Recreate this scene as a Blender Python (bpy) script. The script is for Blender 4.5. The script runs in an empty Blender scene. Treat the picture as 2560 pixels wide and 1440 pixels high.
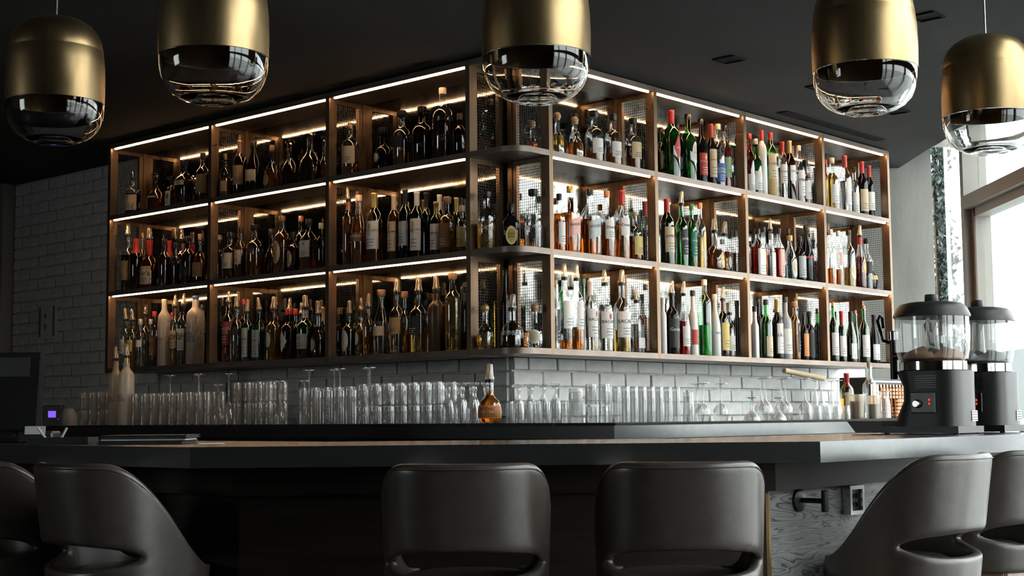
import bpy, bmesh, math, random
from mathutils import Vector, Matrix
random.seed(11)
sc = bpy.context.scene
COL = sc.collection

# ------------------------------------------------------------------ camera
YAW = math.radians(41.8607)
cam_d = bpy.data.cameras.new('camera')
cam = bpy.data.objects.new('camera', cam_d); COL.objects.link(cam)
cam_d.sensor_width = 36.0
cam_d.lens = 36.0 * 3599.6 / 2560.0
cam_d.clip_end = 300
FW = Vector((0.74180802, 0.6646694, 0.08908113)); RT = Vector((0.66789362, -0.74420254, -0.00898274)); UP = Vector((-0.06032385, -0.06616019, 0.99598387))
m = Matrix.Identity(4)
for i in range(3):
    m[i][0] = RT[i]; m[i][1] = UP[i]; m[i][2] = -FW[i]
m[0][3], m[1][3], m[2][3] = -4.61278, -4.09823, 1.15
cam.matrix_world = m
sc.camera = cam
CX, CY = -4.61278, -4.09823
EF = (math.cos(YAW), math.sin(YAW)); ER = (math.sin(YAW), -math.cos(YAW))
def rf(lat, z):      # room axes: lateral / forward, measured along the window wall
    return (CX + EF[0]*z + ER[0]*lat, CY + EF[1]*z + ER[1]*lat)

# ------------------------------------------------------------------ world, light, exposure
world = bpy.data.worlds.new('overcast'); sc.world = world; world.use_nodes = True
wn = world.node_tree.nodes; wl = world.node_tree.links
bg = wn['Background']
tc = wn.new('ShaderNodeTexCoord'); nz = wn.new('ShaderNodeTexNoise'); nz.inputs['Scale'].default_value = 2.2; nz.inputs['Detail'].default_value = 5
mp = wn.new('ShaderNodeMapping'); mp.inputs['Scale'].default_value = (1, 1, 5)
cr = wn.new('ShaderNodeValToRGB'); cr.color_ramp.elements[0].color = (.76, .785, .80, 1); cr.color_ramp.elements[1].color = (.87, .88, .875, 1)
cr.color_ramp.elements[0].position = .3; cr.color_ramp.elements[1].position = .65
wl.new(tc.outputs['Generated'], mp.inputs['Vector']); wl.new(mp.outputs['Vector'], nz.inputs['Vector']); wl.new(nz.outputs['Fac'], cr.inputs['Fac']); wl.new(cr.outputs['Color'], bg.inputs['Color'])
bg.inputs['Strength'].default_value = 8.0
sc.view_settings.view_transform = 'Standard'; sc.view_settings.look = 'None'
sc.view_settings.exposure = 0.0; sc.view_settings.gamma = 1.0; sc.view_settings.use_curve_mapping = False
cy = sc.cycles
cy.max_bounces = 7; cy.diffuse_bounces = 2; cy.glossy_bounces = 3; cy.transmission_bounces = 6; cy.transparent_max_bounces = 20
cy.use_adaptive_sampling = True; cy.adaptive_threshold = .1; cy.adaptive_min_samples = 12
cy.caustics_reflective = False; cy.caustics_refractive = False; cy.sample_clamp_indirect = 6.0; cy.use_denoising = True
# sampling portal filling the window wall opening
WZ0, WZM, WZ1, HC = .40, 5.35, 9.40, 4.5   # tall seating-area windows up to WZM, then the bar's lower soffit
for z0, z1, top in ((WZ0, WZM, HC-.1), (WZM, WZ1, 2.9)):
    pl = bpy.data.lights.new('window_portal', 'AREA'); pl.shape = 'RECTANGLE'; pl.size = z1-z0; pl.size_y = top-.1; pl.cycles.is_portal = True
    po = bpy.data.objects.new('window_portal', pl); COL.objects.link(po)
    px_, py_ = rf(2.95, (z0+z1)/2); po.location = (px_, py_, (top+.1)/2)
    d = Vector((-ER[0], -ER[1], 0)); po.rotation_euler = d.to_track_quat('-Z', 'Y').to_euler()
pl = bpy.data.lights.new('window_portal', 'AREA'); pl.shape = 'RECTANGLE'; pl.size = 1.5; pl.size_y = 1.5; pl.cycles.is_portal = True
po = bpy.data.objects.new('window_portal', pl); COL.objects.link(po); po.location = (*rf(-6.62, 2.25), 1.85); po.rotation_euler = Vector((ER[0], ER[1], 0)).to_track_quat('-Z', 'Y').to_euler()

# ------------------------------------------------------------------ materials
MATS = {}
def newmat(name):
    mt = bpy.data.materials.new(name); mt.use_nodes = True; nt = mt.node_tree; nt.nodes.clear()
    o = nt.nodes.new('ShaderNodeOutputMaterial'); MATS[name] = mt
    return mt, nt, o
def rgb(c): return (c[0], c[1], c[2], 1)
def pbr(name, col, rough=.5, metal=0, spec=.5, var=.25, scale=8, bump=0, bscale=60, stretch=None, coat=0, trans=0):
    mt, nt, o = newmat(name); N = nt.nodes; L = nt.links
    b = N.new('ShaderNodeBsdfPrincipled'); b.inputs['Roughness'].default_value = rough; b.inputs['Metallic'].default_value = metal
    b.inputs['Specular IOR Level'].default_value = spec; b.inputs['Coat Weight'].default_value = coat; b.inputs['Transmission Weight'].default_value = trans
    t = N.new('ShaderNodeTexCoord'); mpn = N.new('ShaderNodeMapping'); L.new(t.outputs['Object'], mpn.inputs['Vector'])
    if stretch: mpn.inputs['Scale'].default_value = stretch
    n = N.new('ShaderNodeTexNoise'); n.inputs['Scale'].default_value = scale; n.inputs['Detail'].default_value = 4; L.new(mpn.outputs['Vector'], n.inputs['Vector'])
    r = N.new('ShaderNodeValToRGB'); r.color_ramp.elements[0].position = .3; r.color_ramp.elements[1].position = .7
    r.color_ramp.elements[0].color = rgb([max(0, c*(1-var)) for c in col]); r.color_ramp.elements[1].color = rgb([min(1, c*(1+var)) for c in col])
    L.new(n.outputs['Fac'], r.inputs['Fac']); L.new(r.outputs['Color'], b.inputs['Base Color'])
    if bump:
        n2 = N.new('ShaderNodeTexNoise'); n2.inputs['Scale'].default_value = bscale; n2.inputs['Detail'].default_value = 3; L.new(mpn.outputs['Vector'], n2.inputs['Vector'])
        bp = N.new('ShaderNodeBump'); bp.inputs['Strength'].default_value = bump; bp.inputs['Distance'].default_value = .01; L.new(n2.outputs['Fac'], bp.inputs['Height']); L.new(bp.outputs['Normal'], b.inputs['Normal'])
    L.new(b.outputs['BSDF'], o.inputs['Surface'])
    return mt
def plain(name, col, rough=.5, metal=0, spec=.5):
    mt, nt, o = newmat(name); b = nt.nodes.new('ShaderNodeBsdfPrincipled'); b.inputs['Base Color'].default_value = rgb(col)
    b.inputs['Roughness'].default_value = rough; b.inputs['Metallic'].default_value = metal; b.inputs['Specular IOR Level'].default_value = spec
    nt.links.new(b.outputs['BSDF'], o.inputs['Surface']); return mt
def emit(name, col, s):
    mt, nt, o = newmat(name); e = nt.nodes.new('ShaderNodeEmission'); e.inputs['Color'].default_value = rgb(col); e.inputs['Strength'].default_value = s
    nt.links.new(e.outputs['Emission'], o.inputs['Surface']); return mt
def thin(name, tint, edge_tint, base=.05, edge=.75, rough=.02, diff=None, dfac=0):
    """thin-walled glass: tinted see-through, reflective towards grazing angles"""
    mt, nt, o = newmat(name); N = nt.nodes; L = nt.links
    lw = N.new('ShaderNodeLayerWeight'); lw.inputs['Blend'].default_value = .5
    pw = N.new('ShaderNodeMath'); pw.operation = 'POWER'; pw.inputs[1].default_value = 3.5; L.new(lw.outputs['Facing'], pw.inputs[0])
    ma = N.new('ShaderNodeMath'); ma.operation = 'MULTIPLY_ADD'; ma.inputs[1].default_value = edge; ma.inputs[2].default_value = base; ma.use_clamp = True; L.new(pw.outputs[0], ma.inputs[0])
    p2 = N.new('ShaderNodeMath'); p2.operation = 'POWER'; p2.inputs[1].default_value = 2.0; L.new(lw.outputs['Facing'], p2.inputs[0])
    mc = N.new('ShaderNodeMix'); mc.data_type = 'RGBA'; mc.inputs['A'].default_value = rgb(tint); mc.inputs['B'].default_value = rgb(edge_tint); L.new(p2.outputs[0], mc.inputs['Factor'])
    t = N.new('ShaderNodeBsdfTransparent'); L.new(mc.outputs['Result'], t.inputs['Color'])
    g = N.new('ShaderNodeBsdfGlossy'); g.inputs['Roughness'].default_value = rough; g.inputs['Color'].default_value = (1, 1, 1, 1)
    x = N.new('ShaderNodeMixShader'); L.new(ma.outputs[0], x.inputs['Fac'])
    src = t.outputs['BSDF']
    if diff:
        df = N.new('ShaderNodeBsdfDiffuse'); df.inputs['Color'].default_value = rgb(diff)
        tl = N.new('ShaderNodeBsdfTranslucent'); tl.inputs['Color'].default_value = rgb(diff)
        x0 = N.new('ShaderNodeMixShader'); x0.inputs['Fac'].default_value = .5; L.new(df.outputs[0], x0.inputs[1]); L.new(tl.outputs[0], x0.inputs[2])
        x1 = N.new('ShaderNodeMixShader'); x1.inputs['Fac'].default_value = dfac; L.new(src, x1.inputs[1]); L.new(x0.outputs[0], x1.inputs[2]); src = x1.outputs[0]
    L.new(src, x.inputs[1]); L.new(g.outputs['BSDF'], x.inputs[2]); L.new(x.outputs[0], o.inputs['Surface'])
    return mt
def liquid(name, col, diff=.12, ior=1.34):
    mt, nt, o = newmat(name); N = nt.nodes; L = nt.links
    g = N.new('ShaderNodeBsdfGlass'); g.inputs['Color'].default_value = rgb(col); g.inputs['IOR'].default_value = ior; g.inputs['Roughness'].default_value = 0
    df = N.new('ShaderNodeBsdfDiffuse'); df.inputs['Color'].default_value = rgb(col)
    x = N.new('ShaderNodeMixShader'); x.inputs['Fac'].default_value = diff; L.new(g.outputs[0], x.inputs[1]); L.new(df.outputs[0], x.inputs[2]); L.new(x.outputs[0], o.inputs['Surface'])
    return mt

# structure
pbr('ceiling_paint', (.055, .055, .053), .85, 0, .12, var=.12, scale=1.5, bump=.05, bscale=40)
pbr('dark_plaster', (.035, .033, .032), .8, var=.2, scale=3)
pbr('floor_concrete', (.05, .047, .044), .45, var=.3, scale=2)
pbr('white_brick', (.80, .80, .78), .6, var=.12, scale=14, bump=.5, bscale=55)
pbr('mortar', (.62, .62, .60), .8, var=.2, scale=20, bump=.4, bscale=60)
pbr('concrete', (.27, .27, .25), .8, var=.22, scale=3, bump=.15, bscale=30, stretch=(1, 1, .35))
pbr('window_frame', (.34, .32, .29), .45, var=.06, scale=4)
pbr('frame_brown', (.13, .09, .06), .5, var=.2)
thin('pane_glass', (.96, .98, .97), (.85, .9, .88), .03, .6, .0)
pbr('outside_ground', (.50, .515, .515), .9, var=.1, scale=.4)
pbr('pale_building', (.155, .172, .178), .9, var=.05, scale=.3)
pbr('ivy_leaf', (.05, .075, .065), .5, var=.5, scale=9)
# rack
pbr('bronze', (.20, .135, .085), .40, .75, var=.18, scale=30, stretch=(1, 1, .1))
pbr('shelf_bronze', (.215, .17, .14), .42, .65, var=.2, scale=22, stretch=(.3, .3, 1))
pbr('dark_wire', (.03, .025, .02), .4, .6, var=.1)
emit('led_warm', (1, .58, .29), 38.0)
def antique():
    mt, nt, o = newmat('antique_mirror'); N = nt.nodes; L = nt.links
    t = N.new('ShaderNodeTexCoord'); n = N.new('ShaderNodeTexNoise'); n.inputs['Scale'].default_value = 7; n.inputs['Detail'].default_value = 8; n.inputs['Roughness'].default_value = .65
    L.new(t.outputs['Object'], n.inputs['Vector'])
    r = N.new('ShaderNodeValToRGB'); r.color_ramp.elements[0].position = .36; r.color_ramp.elements[1].position = .62
    r.color_ramp.elements[0].color = (.06, .06, .05, 1); r.color_ramp.elements[1].color = (.42, .43, .41, 1)
    b = N.new('ShaderNodeBsdfPrincipled'); b.inputs['Metallic'].default_value = 1
    mr = N.new('ShaderNodeMapRange'); mr.inputs['From Min'].default_value = .35; mr.inputs['From Max'].default_value = .65; mr.inputs['To Min'].default_value = .10; mr.inputs['To Max'].default_value = .008
    L.new(n.outputs['Fac'], r.inputs['Fac']); L.new(r.outputs['Color'], b.inputs['Base Color']); L.new(n.outputs['Fac'], mr.inputs['Value']); L.new(mr.outputs['Result'], b.inputs['Roughness'])
    L.new(b.outputs[0], o.inputs['Surface'])
antique()
# bar
pbr('bar_stone', (.14, .146, .149), .24, .9, var=.05, scale=30)
pbr('bar_wood_dark', (.020, .016, .013), .55, 0, .2, var=.35, scale=6, stretch=(.6, .6, 9))
def grain():
    mt, nt, o = newmat('grain_ply'); N = nt.nodes; L = nt.links
    t = N.new('ShaderNodeTexCoord'); mpn = N.new('ShaderNodeMapping'); mpn.inputs['Scale'].default_value = (1.1, 1.1, 8.0); L.new(t.outputs['Object'], mpn.inputs['Vector'])
    n = N.new('ShaderNodeTexNoise'); n.inputs['Scale'].default_value = 1.6; n.inputs['Detail'].default_value = 3; n.inputs['Distortion'].default_value = .6; L.new(mpn.outputs['Vector'], n.inputs['Vector'])
    mu = N.new('ShaderNodeMath'); mu.operation = 'MULTIPLY'; mu.inputs[1].default_value = 20; L.new(n.outputs['Fac'], mu.inputs[0])
    fr = N.new('ShaderNodeMath'); fr.operation = 'FRACT'; L.new(mu.outputs[0], fr.inputs[0])
    r = N.new('ShaderNodeValToRGB'); e = r.color_ramp.elements; e[0].position = 0; e[0].color = (.02, .018, .016, 1); e[1].position = .25; e[1].color = (.22, .225, .22, 1)
    x = r.color_ramp.elements.new(.9); x.color = (.15, .152, .15, 1); x2 = r.color_ramp.elements.new(1); x2.color = (.02, .018, .016, 1)
    L.new(fr.outputs[0], r.inputs['Fac']); b = N.new('ShaderNodeBsdfPrincipled'); b.inputs['Roughness'].default_value = .45; L.new(r.outputs['Color'], b.inputs['Base Color']); L.new(b.outputs[0], o.inputs['Surface'])
grain()
pbr('brass_trim', (.45, .30, .14), .35, .9, var=.1)
pbr('black_metal', (.012, .012, .012), .4, .3, var=.2)
pbr('matte_black', (.010, .010, .010), .75, 0, .12, var=.2)
pbr('steel', (.55, .55, .54), .25, 1, var=.1)
pbr('chrome', (.75, .74, .72), .08, 1, var=.05)
pbr('rubber', (.012, .012, .012), .7, var=.3)
# lamps
pbr('brass', (.33, .235, .12), .36, 1, var=.34, scale=6, stretch=(1.6, 1.6, .5), bump=.05, bscale=5)
pbr('brass_inner', (.24, .145, .065), .30, 1, var=.25, scale=6)
mt, nt, o = newmat('lamp_glass'); g = nt.nodes.new('ShaderNodeBsdfGlass'); g.inputs['IOR'].default_value = 1.45; g.inputs['Color'].default_value = (.97, .98, .98, 1); nt.links.new(g.outputs[0], o.inputs['Surface'])
pbr('bulb_frost', (.6, .57, .5), .4, var=.05)
# chairs, machines
pbr('leather', (.046, .038, .032), .34, 0, .8, var=.2, scale=25, bump=.02, bscale=220)
pbr('leather_seam', (.05, .042, .038), .5, var=.1)
pbr('chair_wood', (.42, .29, .22), .45, var=.25, scale=10, stretch=(3, 3, .5))
pbr('machine_black', (.020, .020, .021), .42, var=.15)
pbr('machine_gloss', (.008, .008, .009), .30, var=.1)
thin('machine_bowl', (.86, .88, .88), (.5, .52, .52), .07, .7, .03, (.6, .6, .58), .10)
pbr('cocoa', (.30, .15, .07), .5, var=.35, scale=20)
pbr('sticker_white', (.7, .7, .68), .5, var=.05)
pbr('red_print', (.6, .03, .02), .5, var=.05)
emit('red_display', (1, .06, .03), 1.2)
emit('purple_display', (.25, .12, 1), 1.1)
pbr('paper', (.5, .51, .5), .7, var=.1)
pbr('menu_cover', (.03, .03, .031), .45, var=.2)
pbr('copper', (.62, .30, .17), .25, 1, var=.3, scale=12)
pbr('wood_light', (.50, .36, .21), .5, var=.2, scale=8, stretch=(1, 8, 8))
pbr('grey_plastic', (.2, .2, .2), .5, var=.1)
pbr('switch_white', (.8, .78, .74), .5, var=.05)
# glassware
thin('glass_clear', (.97, .98, .98), (.55, .57, .57), .13, .9, .06)
thin('glassware', (.95, .96, .96), (.55, .58, .60), .10, .95, .04, (.88, .89, .89), .16)  # white diffuse haze brightens the glass in place of refracted window light
for nme, a, e in (('green', (.16, .52, .20), (.03, .14, .05)), ('brown', (.30, .13, .05), (.06, .02, .01)), ('amber', (.60, .30, .10), (.2, .08, .02)), ('blue', (.45, .72, .74), (.15, .35, .4)),
                  ('yell', (.85, .80, .45), (.4, .36, .15)), ('red', (.5, .08, .05), (.2, .02, .01)), ('lgreen', (.75, .92, .78), (.35, .62, .42)), ('gold', (.80, .58, .22), (.35, .22, .05))):
    thin('glass_'+nme, a, e, .11, .88, .05)
plain('glass_black', (.006, .006, .007), .06)
thin('glass_frost', (.5, .5, .48), (.4, .4, .38), .04, .3, .3, (.86, .80, .70), .80)
thin('glass_fbrown', (.2, .12, .07), (.1, .06, .03), .03, .3, .3, (.20, .12, .07), .75)
pbr('glass_white', (.72, .71, .68), .25, var=.04)
pbr('glass_gyblue', (.30, .34, .38), .25, var=.08)
pbr('straw', (.50, .36, .17), .7, var=.35, scale=60, stretch=(1, 1, 4))
liquid('liq_amber', (.92, .45, .10), .10); liquid('liq_brown', (.62, .22, .04), .10); liquid('liq_gold', (.95, .72, .28), .08); liquid('liq_red', (.75, .06, .03), .15)
liquid('liq_dred', (.35, .02, .02), .15); liquid('liq_clear', (.97, .98, .97), .02); liquid('liq_green', (.07, .60, .18), .14); liquid('liq_lgreen', (.05, .62, .12), .25); liquid('liq_blue', (.55, .85, .88), .05)
plain('liq_dark', (.012, .006, .003), .05)
LABC = dict(c=(.60, .48, .32), w=(.72, .70, .67), k=(.012, .012, .013), r=(.50, .05, .04), b=(.06, .13, .42), t=(.40, .26, .12), y=(.66, .50, .16), o=(.75, .28, .08), gy=(.42, .44, .44),
            br=(.20, .10, .045), dr=(.22, .03, .03), dg=(.02, .17, .12), gn=(.26, .42, .24), p=(.70, .34, .30))
for k_, c_ in LABC.items(): pbr('label_'+k_, c_, .55, var=.07, scale=40)
pbr('ink_dark', (.02, .018, .016), .6, var=.1); pbr('ink_light', (.75, .72, .66), .5, var=.05); pbr('ink_gold', (.55, .38, .13), .4, .5, var=.1); pbr('ink_blue', (.05, .09, .35), .5, var=.1); pbr('ink_red', (.45, .03, .03), .5, var=.1)
CAPC = dict(black=(.012, .012, .012), red=(.42, .028, .022), gold=(.50, .36, .14), cream=(.62, .53, .40), white=(.68, .66, .62), silver=(.5, .5, .5), copper=(.45, .21, .11), brown=(.14, .07, .03), green=(.05, .16, .08), blue=(.06, .12, .35), wood=(.42, .24, .12), glass=None)
for k_, c_ in CAPC.items():
    if c_: pbr('cap_'+k_, c_, .35, .5 if k_ in ('gold', 'silver', 'copper') else 0, var=.1)
pbr('cork', (.50, .34, .19), .8, var=.2, scale=60)
thin('pour_plastic', (.90, .86, .78), (.55, .48, .38), .10, .6, .12, (.85, .74, .56), .34)

# ------------------------------------------------------------------ mesh helpers
class MB:
    def __init__(s): s.v = []; s.f = []; s.smooth = []
    def add(s, vs, fs, smooth=False, M=None):
        o = len(s.v)
        s.v += [tuple(M @ Vector(p)) for p in vs] if M else [tuple(p) for p in vs]
        for f in fs: s.f.append(tuple(i+o for i in f)); s.smooth.append(smooth)
        return s
    def box(s, x0, x1, y0, y1, z0, z1, M=None):
        vs = [(x, y, z) for z in (z0, z1) for y in (y0, y1) for x in (x0, x1)]
        return s.add(vs, [(0, 2, 3, 1), (4, 5, 7, 6), (0, 1, 5, 4), (2, 6, 7, 3), (0, 4, 6, 2), (1, 3, 7, 5)], False, M)
    def cbox(s, x0, x1, y0, y1, z0, z1, c, M=None):     # box with chamfered vertical + horizontal edges
        b = bmesh.new(); bmesh.ops.create_cube(b, size=1)
        for v in b.verts: v.co = Vector(((x0+x1)/2+v.co.x*(x1-x0), (y0+y1)/2+v.co.y*(y1-y0), (z0+z1)/2+v.co.z*(z1-z0)))
        bmesh.ops.bevel(b, geom=b.edges[:], offset=c, segments=2 if c > .006 else 1, affect='EDGES', profile=.5)
        b.verts.index_update(); vs = [v.co.copy() for v in b.verts]; fs = [[v.index for v in f.verts] for f in b.faces]; b.free()
        return s.add(vs, fs, False, M)
    def prism(s, poly, z0, z1, M=None):
        n = len(poly); vs = [(x, y, z0) for x, y in poly]+[(x, y, z1) for x, y in poly]
        fs = [tuple(range(n-1, -1, -1)), tuple(range(n, 2*n))]+[(i, (i+1) % n, n+(i+1) % n, n+i) for i in range(n)]
        return s.add(vs, fs, False, M)
    def lathe(s, prof, seg=20, cap0=True, cap1=True, sq=None, M=None, smooth=True, sx=1, sy=1):
        vs = []; fs = []; k = 0
        for j, (z, r) in enumerate(prof):
            for i in range(seg):
                a = 2*math.pi*(i+.5)/seg; q = sq(j, a) if sq else 1
                vs.append((r*q*math.cos(a)*sx, r*q*math.sin(a)*sy, z))
        for j in range(len(prof)-1):
            for i in range(seg):
                a = j*seg+i; b = j*seg+(i+1) % seg; fs.append((a, b, b+seg, a+seg))
        if cap0: fs.append(tuple(range(seg-1, -1, -1)))
        if cap1: fs.append(tuple((len(prof)-1)*seg+i for i in range(seg)))
        return s.add(vs, fs, smooth, M)
    def tube(s, pts, r, seg=8, M=None, caps=True):
        pts = [Vector(p) for p in pts]; vs = []; fs = []; n = len(pts)
        rr = r if isinstance(r, (list, tuple)) else [r]*n
        for i, p in enumerate(pts):
            t = (pts[min(i+1, n-1)]-pts[max(i-1, 0)]).normalized()
            up = Vector((0, 0, 1)) if abs(t.z) < .9 else Vector((1, 0, 0)); a = t.cross(up).normalized(); b = t.cross(a)
            for k in range(seg):
                an = 2*math.pi*k/seg; vs.append(p+(a*math.cos(an)+b*math.sin(an))*rr[i])
        for i in range(n-1):
            for k in range(seg):
                fs.append((i*seg+k, i*seg+(k+1) % seg, (i+1)*seg+(k+1) % seg, (i+1)*seg+k))
        if caps: fs += [tuple(range(seg-1, -1, -1)), tuple((n-1)*seg+k for k in range(seg))]
        return s.add(vs, fs, True, M)
    def mesh(s, name, sharp=40):
        me = bpy.data.meshes.new(name); me.from_pydata(s.v, [], s.f); me.update()
        if any(s.smooth):
            me.polygons.foreach_set('use_smooth', [bool(x) for x in s.smooth]); me.set_sharp_from_angle(angle=math.radians(sharp))
        b = bmesh.new(); b.from_mesh(me); bmesh.ops.recalc_face_normals(b, faces=b.faces); b.to_mesh(me); b.free()
        return me
    def obj(s, name, mat, parent=None, loc=None, **kw):
        me = s.mesh(name, kw.pop('sharp', 40)); return mobj(name, me, mat, parent, loc, **kw)
def mobj(name, me, mat, parent=None, loc=None, **kw):
    if mat and not me.materials: me.materials.append(MATS[mat] if isinstance(mat, str) else mat)
    o = bpy.data.objects.new(name, me); COL.objects.link(o)
    if parent: o.parent = parent
    if loc: o.location = loc
    for k, v in kw.items(): o[k] = v
    return o
def tag(o, label, cat, group=None):
    o['label'] = label; o['category'] = cat
    if group: o['group'] = group
    return o
def thing(name, label, cat, loc=(0, 0, 0), rz=0, group=None):
    o = bpy.data.objects.new(name, None); COL.objects.link(o); o.location = loc; o.rotation_euler = (0, 0, rz); o.empty_display_size = .05
    return tag(o, label, cat, group)
def struct(name, mb, mat): return mb.obj(name, mat, None, kind='structure')
def ordinal(n): return ['first', 'second', 'third', 'fourth', 'fifth', 'sixth', 'seventh', 'eighth', 'ninth', 'tenth', 'eleventh', 'twelfth', 'thirteenth', 'fourteenth', 'fifteenth', 'sixteenth', 'seventeenth', 'eighteenth'][n]
def rot_rf(): return Matrix.Translation((CX, CY, 0)) @ Matrix.Rotation(YAW-math.pi/2, 4, 'Z')   # local x = lateral, y = forward
RF = rot_rf()

# ------------------------------------------------------------------ room shell
CEIL = 2.762
struct('floor', MB().box(-6.5, 2.96, -4, 12.5, -.1, 0, RF), 'floor_concrete')
struct('ceiling', MB().box(-6.5, 2.56, WZM, 9.40, CEIL, CEIL+.12, RF).box(-6.5, .5, 9.40, 12.5, CEIL, CEIL+.12, RF), 'ceiling_paint')
struct('wall_rear', MB().box(-6.5, 2.96, -4.1, -4, 0, HC, RF), 'dark_plaster')
struct('ceiling_seating', MB().box(-6.5, 2.96, -4.1, WZM, HC, HC+.12, RF).box(-6.5, 2.96, WZM, WZM+.10, 2.951, HC+.12, RF).box(-6.5, 2.56, WZM, WZM+.10, CEIL+.121, 2.951, RF).box(2.50, 2.96, WZM+.10, 9.40, 2.951, 3.05, RF).box(2.50, 2.56, WZM+.10, 9.40, CEIL+.121, 2.951, RF), 'dark_plaster')
RW = (1.5, 3.0, 1.1, 2.6)      # small window in the far left wall
struct('wall_west', MB().box(-6.6, -6.5, -4, RW[0], 0, HC, RF).box(-6.6, -6.5, RW[1], 12.5, 0, HC, RF).box(-6.6, -6.5, RW[0], RW[1], 0, RW[2], RF).box(-6.6, -6.5, RW[0], RW[1], RW[3], HC, RF), 'dark_plaster')
rw = struct('window_2', MB().box(-6.6, -6.52, RW[0], RW[1], RW[2], RW[2]+.06, RF).box(-6.6, -6.52, RW[0], RW[1], RW[3]-.06, RW[3], RF).box(-6.6, -6.52, RW[0], RW[0]+.06, RW[2]+.06, RW[3]-.06, RF).box(-6.6, -6.52, RW[1]-.06, RW[1], RW[2]+.06, RW[3]-.06, RF), 'window_frame')
MB().box(-6.562, -6.556, RW[0]+.06, RW[1]-.06, RW[2]+.06, RW[3]-.06, RF).obj('pane', 'pane_glass', rw)
struct('wall_window_side', MB().box(2.83, 2.96, -4, WZ0, 0, HC, RF), 'dark_plaster')
struct('wall_end', MB().box(-6.5, .40, 5.02, 5.12, 0, CEIL), 'dark_plaster')
# brick walls behind the racks (painted white), two faces of one outside corner
wl_ = struct('wall_left', MB().box(.40, .56, .40, 5.02, 0, CEIL), 'mortar')
wr_ = struct('wall_right', MB().box(.56, 3.80, .40, .56, 0, CEIL), 'mortar')
def brick_mesh(i):
    rnd = random.Random(i); mb = MB().cbox(-.1025, .1025, -.012, .012, -.0315, .0315, .004)
    mb.v = [(x+rnd.uniform(-.002, .002), y+rnd.uniform(-.002, .002), z+rnd.uniform(-.0022, .0022)) for x, y, z in mb.v]
    me = mb.mesh('brick'); me.materials.append(MATS['white_brick']); return me
BR = [brick_mesh(i) for i in range(5)]; BRH = []
for i in range(2):
    me = BR[i].copy()
    for v in me.vertices: v.co.x *= .46
    BRH.append(me)
def lay(parent, axis, a0, a1, z0, z1, tag0=0):
    k = 0; z = z0; c = tag0
    while z < z1:
        a = a0 + (0 if c % 2 == 0 else -.1075)
        while a < a1-.05:
            l, r = a, a+.205; half = False
            if l < a0-.01: l = a0; half = True
            if r > a1: r = a1; half = True
            if r-l > .06:
                o = mobj('brick', (BRH if half and r-l < .15 else BR)[random.randrange(2 if half and r-l < .15 else 5)], None, parent)
                if half and r-l >= .15: o.scale.x = (r-l)/.205
                mid = (l+r)/2; dep = .40-random.uniform(.002, .006)
                o.location = (dep, mid, z+.0315) if axis == 'L' else (mid, dep, z+.0315)
                o.rotation_euler = (random.uniform(-.008, .008), random.uniform(-.006, .006), (math.pi/2 if axis == 'L' else 0)+random.uniform(-.008, .008))
                k += 1
            a += .215
        z += .073; c += 1
    return k
lay(wr_, 'R', .40, 3.46, 1.005, 1.40)
lay(wl_, 'L', .415, 3.20, 1.150, 1.40)
lay(wl_, 'L', 3.22, 4.93, 1.150, 2.74, 1)
struct('trim_1', MB().box(.30, .40, 4.94, 5.02, 0, CEIL), 'window_frame')
# concrete pier at the end of the window wall
struct('pillar_concrete', MB().box(1.7, 2.775, 9.402, 9.62, 0, 3.05, RF), 'concrete')
# window wall
wf = struct('window_1', MB().box(2.74, 2.93, WZ0, 9.40, 0, .12, RF).box(2.79, 2.91, 5.38, 9.40, 2.90, 2.95, RF).box(2.79, 2.91, WZ0, 5.38, HC-.1, HC, RF), 'window_frame')
MU = (.43, 1.66, 2.89, 4.12, 5.35, 7.05, 8.75)
for z in MU: MB().box(2.765, 2.91, z-.03, z+.03, .12, HC-.1 if z < 5.36 else 2.90, RF).obj('mullion', 'window_frame', wf)
for a, b in zip(MU[:-1], MU[1:]):
    a += .03; b -= .03; tall = b < 5.36
    MB().box(2.76, 2.91, a, b, 2.388, 2.467, RF).obj('transom', 'window_frame', wf)
    fr = MB().box(2.81, 2.91, a, a+.05, .12, 2.388, RF).box(2.81, 2.91, b-.05, b, .12, 2.388, RF).box(2.81, 2.91, a+.05, b-.05, 2.335, 2.388, RF).box(2.81, 2.91, a+.05, b-.05, .12, .17, RF).obj('casement', 'window_frame', wf)
    MB().box(2.802, 2.812, b-.062, b-.05, .12, 2.388, RF).obj('gasket', 'frame_brown', fr)
    MB().box(2.858, 2.864, a+.05, b-.05, .17, 2.335, RF).obj('pane', 'pane_glass', wf)
    MB().box(2.858, 2.864, a, b, 2.467, HC-.1 if tall else 2.90, RF).obj('pane', 'pane_glass', wf)
MB().box(2.858, 2.864, 8.78, 9.40, .12, 2.90, RF).obj('pane', 'pane_glass', wf)
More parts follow.
